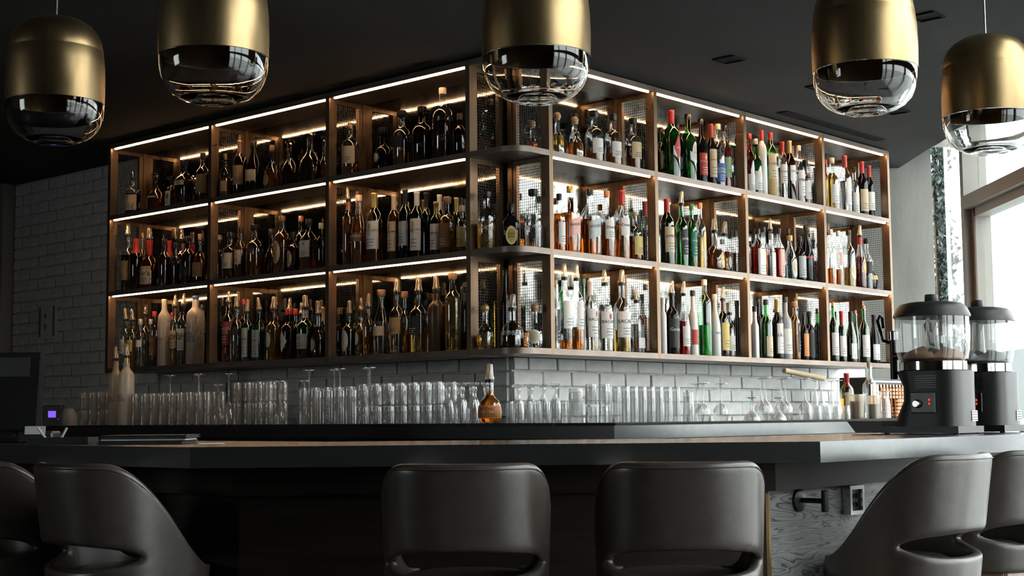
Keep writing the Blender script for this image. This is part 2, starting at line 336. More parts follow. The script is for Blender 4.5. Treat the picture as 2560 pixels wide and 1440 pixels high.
# outside
struct('ground_outside', MB().box(3.0, 120, -60, 120, -.6, -.5, RF), 'outside_ground')
tag(MB().prism([(9.3, 25), (16, 27.5), (16, 40), (9.3, 40)], -.5, 2.30, RF).box(9.1, 16.2, 39.9, 40.2, 2.30, 2.6, RF).obj('distant_building', 'pale_building'), 'pale grey building far outside the window', 'building')
def ivy():
    rnd = random.Random(3); mb = MB()
    for i in range(2600):
        z = rnd.uniform(.9, 3.0); wdt = .05+.03*math.sin(z*9)+(.10 if z < 1.95 else .02)
        f = 9.75+rnd.uniform(-.10, .10); l = 2.90+abs(rnd.gauss(0, 1))*wdt*.55; s = rnd.uniform(.014, .030)
        Mx = RF @ Matrix.Translation((l, f, z)) @ Matrix.Rotation(rnd.uniform(0, 6.3), 4, 'Z') @ Matrix.Rotation(rnd.uniform(.3, 1.6), 4, 'X')
        mb.add([(0, -s, 0), (s*.8, -s*.1, .003), (0, s*1.2, 0), (-s*.8, -s*.1, .003)], [(0, 1, 2, 3)], False, Mx)
    t = thing('ivy_plant', 'blue-green ivy climbing outside against the concrete pier', 'plant', (*rf(2.90, 9.75), 0))
    inv = Matrix.Translation(t.location).inverted(); mb.v = [tuple(inv @ Vector(v)) for v in mb.v]
    mb.obj('foliage', 'ivy_leaf', t, kind='stuff')
    MB().tube([(0, 0, -.5), (.02, .01, 1), (-.01, 0, 2), (.02, .02, 2.7)], .012, 6).obj('stem', 'frame_brown', t)
ivy()
# ceiling fittings: square spots, the shade of their recess painted as black faces, slot diffuser by the rack
sp_meshes = None
for i, (x, y, lab) in enumerate(((.84, -.55, 'square black recessed ceiling spot nearest the rack'), (.80, -1.53, 'square recessed ceiling spot beside the fourth brass lamp'), (2.42, -.57, 'square recessed ceiling spot near the concrete pier'), (1.62, -.57, 'square recessed ceiling spot left of the fourth brass lamp'))):
    t = thing('ceiling_spotlight', lab, 'spotlight', (x, y, CEIL), 0, 'recessed ceiling spots')
    if sp_meshes is None:
        a = MB(); w = .055; k = .0475
        for q in ((-w, w, -w, -k), (-w, w, k, w), (-w, -k, -k, k), (k, w, -k, k)): a.box(*q, -.008, 0)
        c = MB().add([(-k, -k, -.002), (k, -k, -.002), (k, k, -.002), (-k, k, -.002), (0, 0, -.0005)], [(0, 1, 4), (1, 2, 4), (2, 3, 4), (3, 0, 4)])
        sp_meshes = (a.mesh('trim_ring'), c.mesh('recess_shade'))
    mobj('trim_ring', sp_meshes[0], 'matte_black', t); mobj('recess_shade', sp_meshes[1], 'matte_black', t)
t = thing('slot_diffuser', 'long black linear air slot in the ceiling along the rack', 'vent', (2.55, -.12, CEIL))
for k in range(3): MB().box(-.55, .55, -.03+k*.025, -.018+k*.025, -.008, 0).obj('slat', 'matte_black', t)

# ------------------------------------------------------------------ bottle racks
RP = [.23, 1.022, 1.823, 2.64, 3.424]; LP = [.294, 1.248, 2.207, 3.175]
BOT, MID, TOPS, CAPZ = (1.422, 1.448), (1.864, 1.890), (2.307, 2.333), (2.726, 2.752)
LEV = (BOT, MID, TOPS, CAPZ); PT = .013; DEP = .25
def wire_panel(d0, d1, z0, z1):
    mb = MB(); n = 12; w = .0009
    for i in range(n+1):
        d = d0+(d1-d0)*i/n; mb.box(-w, w, d-w, d+w, z0, z1)
    nz_ = int((z1-z0)/.0128)
    for i in range(1, nz_):
        z = z0+(z1-z0)*i/nz_; mb.box(-w*.8, w*.8, d0, d1, z-w, z+w)
    return mb.mesh('wire_mesh')
WM = {}
def rack(root, posts, place):
    """place(mb) maps (along, depth, z) to rack coordinates"""
    def put(mb, name, mat, par=None, **kw):
        mb.v = [place(*v) for v in mb.v]
        return mb.obj(name, mat, par or root, **kw)
    for lo, hi in LEV:
        for a, b in zip(posts[:-1], posts[1:]):
            put(MB().box(a+PT, b-PT, 0, DEP, lo, hi), 'shelf_board', 'shelf_bronze')
    for p in posts:
        put(MB().box(p-PT, p+PT, 0, .026, BOT[0], CAPZ[1]), 'post', 'bronze')
        put(MB().box(p-PT, p+PT, DEP-.026, DEP, BOT[0], CAPZ[1]), 'post', 'bronze')
        for (l0, l1), (h0, h1) in zip(LEV[:-1], LEV[1:]):
            f = put(MB().box(p-.010, p+.010, .027, .052, l1, h0).box(p-.010, p+.010, DEP-.052, DEP-.027, l1, h0).box(p-.010, p+.010, .052, DEP-.052, h0-.022, h0).box(p-.010, p+.010, .052, DEP-.052, l1, l1+.015), 'side_frame', 'bronze')
            key = round(h0-l1, 3)
            if key not in WM: WM[key] = wire_panel(.052, DEP-.052, .015, h0-l1-.022)
            me = WM[key]
            o = mobj('wire_mesh', me, 'dark_wire', f, kind='stuff'); o.location = Vector(place(p, 0, l1))
            o.rotation_euler = (0, 0, math.pi/2 if place(1, 0, 0)[1] > .5 else 0)
            if place(1, 0, 0)[1] > .5: o.scale = (1, -1, 1)
    for a, b in zip(posts[:-1], posts[1:]):
        for (l0, l1), (h0, h1) in zip(LEV[:-1], LEV[1:]):
            put(MB().box(a+.034, b-.034,   .012, .021, h0-.006, h0-.0005), 'led_strip', 'led_warm')
            put(MB().box(a+PT, b-PT, DEP-.006, DEP, l1, h0), 'mirror_panel', 'antique_mirror')
    put(MB().box(.399, posts[-1]+PT, DEP+.001, .398, BOT[0]+.004, CAPZ[1]), 'backing_panel', 'dark_plaster')
rk_l = thing('bottle_rack', 'bronze metal wall rack of liquor shelves on the dark left-hand wall', 'rack', (0, 0, 0))
rack(rk_l, LP, lambda a, d, z: (d, a, z))
rk_r = thing('bottle_rack', 'bronze metal wall rack of liquor shelves on the daylit right-hand wall', 'rack', (0, 0, 0))
rack(rk_r, RP, lambda a, d, z: (a, d, z))
rk_c = thing('corner_rack', 'rounded open corner shelves joining the two bottle racks', 'rack', (0, 0, 0))
cp = [(RP[0]-PT, 0)]
arc = [(.10+.10*math.cos(t), .10+.10*math.sin(t)) for t in [math.radians(270-3.75*i) for i in range(25)]]
cp += arc + [(0, LP[0]-PT), (DEP, LP[0]-PT), (DEP, DEP), (RP[0]-PT, DEP)]
for lo, hi in LEV: MB().prism(cp, lo, hi).obj('corner_shelf', 'shelf_bronze', rk_c)
MB().box(DEP-.03, DEP, DEP-.03, DEP, BOT[1], CAPZ[0]).obj('post', 'bronze', rk_c)
MB().box(DEP+.001, .398, DEP+.001, .398, BOT[0]+.004, CAPZ[1]).obj('backing_panel', 'dark_plaster', rk_c)

# ------------------------------------------------------------------ bottles
PROF = {
 'std': [(0, .95), (.012, 1), (.60, 1), (.65, .975), (.70, .87), (.745, .64), (.78, .44), (.82, .36), (1, .33)],
 'tall': [(0, .95), (.01, 1), (.69, 1), (.74, .96), (.78, .82), (.815, .56), (.85, .42), (1, .37)],
 'sq': [(0, .96), (.008, 1), (.62, 1), (.67, .95), (.75, .66), (.81, .43), (.86, .36), (1, .33)],
 'wine': [(0, .96), (.01, 1), (.60, 1), (.655, .94), (.71, .70), (.76, .46), (.81, .40), (1, .38)],
 'burg': [(0, .96), (.01, 1), (.44, 1), (.53, .93), (.63, .74), (.73, .51), (.83, .40), (1, .38)],
 'cone': [(0, .94), (.01, 1), (.47, 1), (.53, .97), (.62, .82), (.73, .55), (.83, .35), (1, .29)],
 'squat': [(0, .8), (.03, .94), (.10, 1), (.42, .99), (.54, .88), (.63, .63), (.69, .38), (.75, .30), (1, .29)],
 'round': [(0, .68), (.03, .84), (.12, .97), (.27, 1), (.42, .95), (.54, .77), (.62, .5), (.68, .33), (1, .29)],
 'dec': [(0, 1), (.02, 1), (.34, .97), (.48, .86), (.58, .62), (.66, .38), (.73, .30), (1, .32)],
 'ball': [(0, .45), (.03, .65), (.14, .9), (.32, 1), (.50, .93), (.64, .68), (.74, .38), (.82, .26), (1, .26)]}
class Shape:
    def __init__(s, style, D, hg):
        s.sqr = style == 'sq'; s.R = D/2*(.90 if s.sqr else 1); s.h = hg
        nk = max(.0105, min(.0155, .36*s.R))
        s.p = []
        for z, r in PROF[style]:
            rr = r*s.R
            if z > .66 and r < .47: rr = max(nk, min(rr, nk+.004)) if r > .40 else nk
            s.p.append((z*hg, rr))
        s.neck = nk
    def r(s, z):
        p = s.p
        for (z0, r0), (z1, r1) in zip(p[:-1], p[1:]):
            if z <= z1: return r0+(r1-r0)*max(0, z-z0)/(z1-z0) if z1 > z0 else r1
        return p[-1][1]
    def q(s, r, a):
        if not s.sqr: return 1
        n = 5; f = 1/((abs(math.cos(a))**n+abs(math.sin(a))**n)**(1/n)); k = max(0, min(1, (r/s.R-.4)/.4)); return 1+(f-1)*k
    def pt(s, a, z, off=.0006):         # a: angle from the label direction (-Y)
        an = -math.pi/2+a; r = s.r(z); rr = r*s.q(r, an)+off
        return (rr*math.cos(an), rr*math.sin(an), z)
def label_mesh(S, z0, z1, ha, shape):
    mb = MB(); h0, h1 = z0*S.h, z1*S.h; A = math.radians(ha)
    if shape in ('O', 'D'):
        n = 20; rings = 3; vs = [S.pt(0, (h0+h1)/2)]; fs = []
        for j in range(1, rings+1):
            for i in range(n):
                t = 2*math.pi*i/n; cx_, sx_ = math.cos(t), math.sin(t)
                if shape == 'D':
                    k = 1/(abs(cx_)+abs(sx_)); cx_ *= k; sx_ *= k
                vs.append(S.pt(A*cx_*j/rings, (h0+h1)/2+(h1-h0)/2*sx_*j/rings))
        for i in range(n): fs.append((0, 1+i, 1+(i+1) % n))
        for j in range(rings-1):
            for i in range(n): fs.append((1+j*n+i, 1+j*n+(i+1) % n, 1+(j+1)*n+(i+1) % n, 1+(j+1)*n+i))
        return mb.add(vs, fs, True)
    na, nz_ = 12, 5; vs = []; fs = []
    for j in range(nz_+1):
        for i in range(na+1):
            a = -A+2*A*i/na; z = h0+(h1-h0)*j/nz_
            if shape == 'S': z += (i/na-.5)*.10*S.h
            vs.append(S.pt(a, z))
    for j in range(nz_):
        for i in range(na):
            k = j*(na+1)+i; fs.append((k, k+1, k+na+2, k+na+1))
    return mb.add(vs, fs, True)
TXT = {}
def text_mesh(s):
    if s in TXT: return TXT[s]
    cu = bpy.data.curves.new('t', 'FONT'); cu.body = s.replace('|', '\n'); cu.align_x = 'CENTER'; cu.resolution_u = 2; cu.size = 1; cu.space_line = .8
    ob = bpy.data.objects.new('t', cu); COL.objects.link(ob); bpy.context.view_layer.update()
    me = bpy.data.meshes.new_from_object(ob.evaluated_get(bpy.context.evaluated_depsgraph_get()))
    V = [v.co.copy() for v in me.vertices]; F = [tuple(p.vertices) for p in me.polygons]
    bpy.data.objects.remove(ob); bpy.data.curves.remove(cu); bpy.data.meshes.remove(me)
    if V:
        x0, x1 = min(v.x for v in V), max(v.x for v in V); y0, y1 = min(v.y for v in V), max(v.y for v in V)
        V = [((v.x-(x0+x1)/2)/(x1-x0), (v.y-(y0+y1)/2)/(x1-x0)) for v in V]; TXT[s] = (V, F, (y1-y0)/(x1-x0))
    else: TXT[s] = ([], [], 1)
    return TXT[s]
def lettering(S, s, zc, halfang, maxh, shear=0):
    V, F, asp = text_mesh(s)
    if not V: return None
    R = S.r(zc); w = 2*math.radians(halfang)*R
    if w*asp > maxh: w = maxh/asp
    mb = MB(); mb.add([S.pt(x*w/R, zc+y*w+x*shear, .0014) for x, y in V], F); return mb
CAPH = dict(screw=.028, tall=.07, cork=.022, stop=.028, ball=.034, wax=.085, waxp=.085, pour=.074, pourr=.074, pours=.074, pourn=.074, glass=.05)
def pourer(root, zb, nk, rnd, colour=None):
    if colour: MB().lathe([(zb-.045, nk+.0016), (zb, nk+.0016)], 14).obj('neck_band', 'cap_'+colour, root)
    o = MB().lathe([(zb-.004, nk+.003), (zb+.008, nk+.003), (zb+.012, nk-.001)], 14).obj('collar', 'cap_black', root)
    a, b = rnd.uniform(-.09, .09), rnd.uniform(-.09, .09); H = .062
    Mx = Matrix.Translation((0, 0, zb+.010)) @ Matrix.Rotation(a, 4, 'X') @ Matrix.Rotation(b, 4, 'Y')
    MB().lathe([(0, nk+.004), (.008, nk+.004), (.012, nk+.001), (H*.55, nk-.0015), (H-.005, nk-.003), (H, nk-.006)], 12, True, True, M=Mx).obj('dust_cap', 'pour_plastic', root)
    MB().tube([Mx @ Vector(p) for p in ((0, 0, 0), (0, 0, .025), (.003, 0, .045))], [.0045, .0035, .003], 6).obj('spout', 'steel', root)
def cap(root, kind, S, h, rnd):
    k, _, c = kind.partition(':'); nk = S.neck; z = S.h
    if k == 'screw': MB().lathe([(z-.012, nk+.0025), (h-.002, nk+.0025), (h, nk+.0012)], 16).obj('cap', 'cap_'+c, root)
    elif k == 'tall': MB().lathe([(h-.072, nk+.0014), (h-.012, nk+.0014), (h-.010, nk+.0026), (h-.002, nk+.0026), (h, nk+.001)], 16).obj('capsule', 'cap_'+c, root)
    elif k == 'cork':
        MB().lathe([(z-.006, nk+.003), (z, nk+.003)], 14).obj('lip', 'glass_clear', root); MB().lathe([(z-.01, nk-.003), (h-.002, nk-.001), (h, nk-.003)], 14).obj('cork', 'cork', root)
    elif k == 'stop':
        if c == 'glass': MB().lathe([(z-.004, nk*.8), (z+.004, nk*.9), (z+.010, nk+.007), (h-.008, nk+.010), (h, nk+.006)], 10, smooth=False).obj('glass_stopper', 'glass_clear', root)
        else: MB().lathe([(z-.004, nk+.002), (z+.002, nk+.006), (h-.003, nk+.0065), (h, nk+.004)], 16).obj('stopper', 'cap_'+c, root)
    elif k == 'ball':
        r = .019; MB().lathe([(z-.004, nk+.001), (z+.002, nk+.002)]+[(h-r+r*math.sin(t), r*math.cos(t)) for t in [math.radians(x) for x in (-50, -20, 10, 40, 65, 82)]], 14).obj('stopper', 'cap_'+c, root)
    elif k in ('wax', 'waxp'):
        MB().lathe([(z-.085, S.r(z-.085)+.0016), (z-.06, nk+.004), (z-.03, nk+.002), (z-.006, nk+.0045), (z, nk+.004)], 14).obj('wax_seal', 'cap_'+c, root)
        if k == 'waxp': pourer(root, z, nk, rnd)
    elif k == 'glass':
        MB().lathe([(z-.002, nk+.003), (z+.004, nk+.003), (z+.012, .008), (z+.026, .014), (z+.040, .009), (h-.002, .003), (h, .001)], 12).obj('glass_stopper', 'glass_clear', root)
    else: pourer(root, z, nk, rnd, c or None)
def fit_h(kind, h):
    k = kind.partition(':')[0]
    if k == 'tall': return h-.004
    if k in ('screw',): return h-.018
    if k == 'wax': return h
    if k == 'waxp': return h-.072
    return h-CAPH[k]
INKDARK = ('c', 'w', 't', 'y', 'o', 'gy', 'p', 'gn')
def make_bottle(root, D, h, style, gl, lq, fill, lab, capk, txt, seed):
    rnd = random.Random(seed); S = Shape(style, D, fit_h(capk, h))
    sqf = (lambda j, a: S.q(S.p[j][1], a)) if S.sqr else None
    MB().lathe(S.p, 24, True, False, sqf).obj('glass_body', 'glass_'+gl, root, sharp=60)
    if gl not in ('black', 'white', 'gyblue') and lq not in ('frost', 'fbrown', 'white', 'straw'):
        top = fill*S.h*.94; pr = [(.006, S.r(.006)*.90)]+[(z, r*.93) for z, r in S.p if .012*S.h < z < top-.004]+[(top, S.r(top)*.93)]
        MB().lathe(pr, 24, True, True, (lambda j, a: S.q(pr[j][1]/.93, a)) if S.sqr else None).obj('liquid', 'liq_'+lq, root, sharp=60)
    if lq == 'straw':
        MB().lathe([(.004, S.R+.002), (.30*S.h, S.R+.002)], 24, False, False).obj('straw_wrap', 'straw', root)
    ink = 'label_gy' if gl == 'clear' else ('ink_light' if gl in ('black', 'green', 'brown') else 'ink_dark'); zc = .40*S.h; ha = 48; mh = .2*S.h; par = root; shear = 0
    if lab != '-':
        key, a, b, ang = lab.split(':'); a, b, ang = float(a), float(b), float(ang); shp = ''; ang *= 1.0 if style == 'sq' or key[-1] in 'OD' else 1.28; b = min(b, dict(std=.60, tall=.69, sq=.62, wine=.60, burg=.44, cone=.48, squat=.46, round=.46, dec=.40).get(style, .6)+(.04 if key[-1] in 'OD' else 0))
        if key[-1].isupper(): shp, key = key[-1], key[:-1]
        par = label_mesh(S, a, b, ang, shp).obj('label', 'label_'+key, root)
        ink = 'ink_dark' if key in INKDARK else 'ink_light'
        if shp == 'T': ink = 'ink_light'
        zc = (a*.38+b*.62)*S.h if shp != 'O' and shp != 'D' else (a+b)/2*S.h; ha = ang*(.90 if shp not in ('O', 'D') else .62); mh = (b-a)*S.h*.34
        if shp == 'S': shear = .10*S.h*.45
        if shp == '' and b-a > .25:      # printed rules of small copy below the name
            mb = MB(); lo = a*S.h
            for q in range(3):
                z0 = lo+(b-a)*S.h*(.12+.11*q); aw = math.radians(ang*rnd.uniform(.35, .65)); vs = []
                for i in range(7): an = -aw+2*aw*i/6; vs += [S.pt(an, z0, .0012), S.pt(an, z0+.0022, .0012)]
                mb.add(vs, [(2*i, 2*i+2, 2*i+3, 2*i+1) for i in range(6)])
            mb.obj('small_print', ink, par, kind='stuff')
        if shp == 'O' or (shp == '' and rnd.random() < .35 and b-a > .3):   # inner panel / emblem
            e = label_mesh(S, a+(b-a)*(.14 if shp == 'O' else .70), b-(b-a)*(.14 if shp == 'O' else .08), ang*(.72 if shp == 'O' else .16), 'O')
            e.v = [(x*1.006, y*1.006, z) for x, y, z in e.v]
            e.obj('emblem', 'ink_red' if txt.startswith('BAC') else ('label_c' if shp == 'O' and key in ('w', 'k', 'gy') else 'ink_gold'), par)
    if txt != '-':
        if gl in ('frost', 'white'): ink = 'ink_blue' if gl == 'frost' else 'ink_dark'
        mb = lettering(S, txt, zc, ha, mh*(1.5 if '|' in txt else 1), shear)
        if mb:
            mb.v = [(x*1.01, y*1.01, z) for x, y, z in mb.v]; mb.obj('lettering', ink, par)
    cap(root, capk, S, h, rnd)
BOTTLES = [
('L1','T',3.061,0.085,0.088,0.261,'std','clear','dark',0.62,'c:.12:.55:60','glass','-'),
('L1','T',2.850,0.100,0.105,0.221,'dec','clear','brown',0.85,'gy:.45:.8:40','stop:glass','-'),
('L1','T',2.684,0.085,0.056,0.185,'sq','clear','brown',0.8,'w:.1:.68:50','stop:glass','響'),
('L1','T',2.556,0.085,0.098,0.256,'sq','clear','dark',0.5,'c:.5:.82:50','stop:black','山崎'),
('L1','T',2.583,0.175,0.036,0.184,'std','clear','brown',0.6,'-','stop:glass','-'),
('L1','T',2.386,0.085,0.073,0.277,'std','clear','brown',0.6,'t:.2:.6:60','screw:black','-'),
('L2','T',2.149,0.059,0.056,0.240,'std','clear','amber',0.5,'t:.15:.4:55','cork','-'),
('L2','T',2.131,0.126,0.076,0.218,'squat','black','dark',0.8,'-','stop:glass','-'),
('L2','T',2.055,0.085,0.073,0.301,'std','clear','dark',0.75,'t:.2:.55:55','tall:copper','-'),
('L2','T',1.939,0.085,0.085,0.281,'cone','black','dark',0.7,'c:.25:.55:50','screw:black','-'),
('L2','T',1.804,0.100,0.090,0.245,'dec','clear','amber',0.5,'tO:.12:.4:30','cork','-'),
('L2','T',1.657,0.100,0.093,0.251,'dec','clear','dark',0.5,'-','stop:glass','-'),
('L2','T',1.492,0.097,0.118,0.276,'dec','clear','dark',0.62,'-','stop:glass','-'),
('L2','T',1.488,0.190,0.062,0.266,'round','clear','amber',0.5,'-','stop:glass','-'),
('L3','T',1.175,0.085,0.085,0.271,'std','clear','amber',0.3,'c:.25:.62:60','cork','-'),
('L3','T',0.953,0.100,0.093,0.218,'squat','black','dark',0.8,'kO:.2:.5:30','stop:black','XS'),
('L3','T',0.806,0.085,0.088,0.276,'std','clear','amber',0.35,'k:.38:.62:40','stop:black','-'),
('L3','T',0.670,0.085,0.094,0.275,'std','brown','dark',0.6,'-','stop:black','-'),
('L3','T',0.533,0.085,0.100,0.343,'std','clear','dark',0.6,'-','screw:cream','-'),
('L3','T',0.423,0.085,0.059,0.206,'std','brown','dark',0.6,'-','screw:brown','-'),
('L3','T',0.418,0.175,0.059,0.252,'dec','clear','brown',0.5,'-','stop:glass','-'),
('L3','T',0.355,0.175,0.062,0.236,'dec','clear','amber',0.45,'-','stop:glass','-'),
('L1','M',3.102,0.085,0.086,0.398,'std','clear','dark',0.7,'t:.2:.55:50','pour','-'),
('L1','M',3.019,0.085,0.074,0.301,'std','amber','dark',0.7,'-','wax:red','-'),
('L1','M',3.090,0.175,0.047,0.352,'std','clear','amber',0.5,'-','cork','-'),
('L1','M',2.906,0.100,0.105,0.356,'squat','amber','amber',0.8,'c:.1:.72:55','waxp:red',"Maker's"),
('L1','M',2.738,0.085,0.065,0.275,'std','clear','dark',0.75,'-','screw:black','-'),
('L1','M',2.818,0.175,0.046,0.281,'std','amber','dark',0.6,'-','wax:red','-'),
('L1','M',2.626,0.085,0.049,0.245,'std','clear','dark',0.6,'-','screw:black','-'),
('L1','M',2.699,0.175,0.061,0.343,'std','clear','dark',0.6,'-','pour','-'),
('L1','M',2.510,0.085,0.075,0.270,'std','clear','dark',0.75,'k:.2:.4:40','screw:black','-'),
('L1','M',2.424,0.100,0.081,0.275,'squat','clear','brown',0.7,'t:.15:.5:50','cork','-'),
('L1','M',2.348,0.175,0.040,0.272,'std','clear','amber',0.5,'-','screw:cream','-'),
('L2','M',2.132,0.085,0.090,0.256,'std','clear','dark',0.7,'c:.25:.62:60','screw:black','-'),
('L2','M',2.046,0.085,0.064,0.273,'std','clear','brown',0.7,'c:.3:.6:50','screw:black','-'),
('L2','M',1.924,0.085,0.090,0.279,'std','clear','brown',0.5,'-','stop:black','-'),
('L2','M',1.897,0.175,0.076,0.261,'round','clear','dark',0.6,'-','screw:black','-'),
('L2','M',1.700,0.085,0.087,0.303,'std','clear','brown',0.8,'cO:.18:.6:36','screw:brown','-'),
('L2','M',1.609,0.085,0.061,0.207,'std','clear','dark',0.7,'cO:.15:.6:40','screw:black','-'),
('L2','M',1.658,0.175,0.054,0.307,'std','green','dark',0.6,'-','screw:copper','-'),
('L2','M',1.487,0.085,0.085,0.265,'sq','clear','amber',0.5,'w:.28:.75:55','screw:black','-'),
('L2','M',1.391,0.085,0.048,0.235,'std','brown','dark',0.6,'-','screw:cream','-'),
('L3','M',1.188,0.085,0.059,0.398,'tall','clear','amber',0.8,'-','pourr:copper','-'),
('L3','M',1.112,0.085,0.080,0.346,'cone','clear','amber',0.7,'br:.35:.55:50','screw:cream','HIGHLAND'),
('L3','M',1.000,0.085,0.077,0.344,'std','clear','brown',0.45,'w:.2:.72:55','tall:gold','MACALLAN|12'),
('L3','M',0.862,0.085,0.063,0.319,'std','clear','brown',0.8,'c:.15:.68:52','tall:cream','MACALLAN|12'),
('L3','M',0.786,0.085,0.063,0.337,'std','green','dark',0.8,'gy:.2:.55:55','tall:black','-'),
('L3','M',0.707,0.085,0.064,0.317,'std','green','dark',0.75,'w:.12:.7:55','tall:white','LAPHROAIG|10'),
('L3','M',0.734,0.175,0.049,0.328,'std','green','dark',0.7,'-','tall:black','-'),
('L3','M',0.580,0.085,0.056,0.256,'std','green','dark',0.75,'w:.12:.72:50','tall:gold','LAPHROAIG|10'),
('L3','M',0.646,0.175,0.053,0.307,'std','green','dark',0.7,'-','tall:white','-'),
('L3','M',0.507,0.085,0.074,0.271,'std','clear','amber',0.75,'br:.15:.68:58','stop:wood','-'),
('L3','M',0.533,0.175,0.045,0.281,'std','green','dark',0.7,'-','tall:gold','-'),
('L3','M',0.413,0.085,0.051,0.222,'std','clear','gold',0.6,'y:.15:.6:55','screw:cream','-'),
('L1','B',3.111,0.085,0.067,0.349,'tall','clear','clear',0.7,'wO:.3:.6:50','pour','ABSOLUT'),
('L1','B',3.043,0.085,0.064,0.341,'tall','yell','gold',0.7,'y:.35:.6:50','pour','ABSOLUT'),
('L1','B',2.963,0.085,0.050,0.277,'std','clear','clear',0.7,'w:.45:.72:50','screw:silver','-'),
('L1','B',3.052,0.175,0.060,0.379,'std','clear','clear',0.7,'-','pour','-'),
('L1','B',2.993,0.175,0.042,0.282,'std','clear','clear',0.7,'-','screw:silver','-'),
('L1','B',2.826,0.085,0.054,0.313,'tall','clear','brown',0.5,'br:.2:.6:55','screw:red','-'),
('L1','B',2.731,0.085,0.074,0.377,'tall','frost','frost',0.8,'-','tall:white','BELVEDERE'),
('L1','B',2.778,0.175,0.045,0.308,'std','clear','clear',0.6,'-','screw:red','-'),
('L1','B',2.632,0.085,0.053,0.398,'tall','clear','gold',0.6,'c:.3:.6:50','pour','KETEL|ONE'),
('L1','B',2.553,0.085,0.062,0.400,'tall','clear','clear',0.7,'w:.25:.62:55','pour','KETEL|ONE'),
('L1','B',2.438,0.085,0.099,0.377,'tall','frost','frost',0.75,'-','tall:blue','GREY|GOOSE|VODKA'),
('L1','B',2.496,0.175,0.044,0.337,'std','clear','dark',0.6,'-','screw:black','-'),
('L2','B',2.144,0.085,0.066,0.391,'tall','clear','red',0.4,'dr:.3:.72:60','pour','PARKER|BOCK'),
('L2','B',2.074,0.085,0.068,0.361,'std','clear','clear',0.7,'k:.5:.75:55','pour','-'),
('L2','B',2.124,0.175,0.047,0.345,'std','red','red',0.6,'-','screw:red','-'),
('L2','B',1.983,0.085,0.057,0.332,'tall','blue','blue',0.85,'gy:.1:.72:42','pour','BOMBAY'),
('L2','B',1.883,0.085,0.067,0.336,'sq','blue','blue',0.85,'gy:.08:.72:45','pour','BOMBAY'),
('L2','B',1.764,0.085,0.078,0.333,'std','yell','gold',0.8,'kO:.2:.62:36','pour','-'),
('L2','B',1.641,0.085,0.082,0.259,'std','black','dark',0.8,'wD:.15:.62:45','screw:red',"HENDRICK'S"),
('L2','B',1.745,0.175,0.050,0.332,'std','clear','brown',0.6,'-','pour','-'),
('L2','B',1.696,0.175,0.041,0.269,'std','clear','red',0.6,'-','screw:red','-'),
('L2','B',1.650,0.175,0.045,0.302,'std','clear','brown',0.6,'-','pour','-'),
('L2','B',1.512,0.084,0.085,0.325,'std','green','green',0.8,'gy:.2:.5:50','pours:silver','T'),
('L2','B',1.430,0.101,0.076,0.291,'squat','clear','dark',0.8,'kO:.12:.6:40','pour','-'),
('L2','B',1.476,0.175,0.037,0.265,'std','green','dark',0.6,'-','tall:gold','-'),
('L2','B',1.351,0.175,0.044,0.254,'std','black','dark',0.7,'-','stop:wood','-'),
('L3','B',1.182,0.085,0.071,0.277,'std','clear','dark',0.8,'gyO:.12:.7:40','pour','-'),
('L3','B',1.192,0.175,0.052,0.297,'std','clear','dark',0.6,'-','pour','-'),
('L3','B',1.100,0.085,0.052,0.219,'std','clear','gold',0.7,'kO:.2:.75:40','screw:black','-'),
('L3','B',1.043,0.085,0.054,0.303,'std','clear','amber',0.6,'-','pour','-'),
('L3','B',0.952,0.085,0.077,0.313,'cone','clear','clear',0.6,'c:.32:.62:58','stop:wood','-'),
('L3','B',0.844,0.085,0.072,0.361,'std','clear','clear',0.6,'t:.33:.62:58','pour','-'),
('L3','B',0.884,0.175,0.046,0.306,'std','clear','amber',0.5,'-','stop:wood','-'),
('L3','B',0.698,0.085,0.086,0.354,'std','clear','gold',0.45,'k:.3:.65:45','pour','-'),
('L3','B',0.580,0.085,0.079,0.357,'tall','fbrown','fbrown',0.8,'-','pour','-'),
('L3','B',0.474,0.085,0.075,0.358,'tall','clear','gold',0.8,'-','stop:wood','-'),
('L3','B',0.495,0.175,0.041,0.303,'std','black','dark',0.8,'-','screw:black','-'),
('K','M',0.054,0.232,0.085,0.263,'std','clear','gold',0.55,'-','stop:black','AVION'),
('K','M',0.130,0.155,0.085,0.207,'sq','black','dark',0.8,'yO:.1:.55:34','screw:black','Don|Julio'),
('K','M',0.174,0.060,0.080,0.267,'std','clear','clear',0.45,'-','stop:black','AVION'),
('K','B',0.185,0.242,0.040,0.367,'std','black','dark',0.7,'-','screw:black','-'),
('K','B',0.045,0.236,0.078,0.201,'round','clear','gold',0.4,'-','ball:gold','-'),
('K','B',0.112,0.135,0.105,0.245,'squat','clear','dark',0.4,'-','pourn','DOBEL'),
('K','B',0.174,0.057,0.078,0.200,'round','clear','clear',0.3,'wO:.12:.72:40','ball:wood','-'),
('R1','T',0.303,0.175,0.055,0.172,'round','clear','amber',0.5,'-','ball:wood','-'),
('R1','T',0.394,0.100,0.066,0.212,'round','clear','gold',0.6,'-','ball:wood','-'),
('R1','T',0.521,0.100,0.084,0.211,'round','clear','amber',0.5,'-','ball:wood','-'),
('R1','T',0.613,0.175,0.053,0.249,'std','clear','dark',0.5,'-','stop:black','-'),
('R1','T',0.647,0.085,0.083,0.254,'std','clear','amber',0.3,'w:.2:.52:45','stop:black','-'),
('R1','T',0.791,0.085,0.081,0.261,'std','clear','amber',0.3,'w:.2:.52:45','stop:black','-'),
('R1','T',0.951,0.085,0.082,0.263,'std','clear','brown',0.55,'c:.25:.6:45','stop:black','-'),
('R2','T',1.194,0.175,0.048,0.237,'std','black','dark',0.7,'-','screw:black','-'),
('R2','T',1.305,0.175,0.045,0.282,'std','green','dark',0.7,'c:.25:.6:45','screw:black','-'),
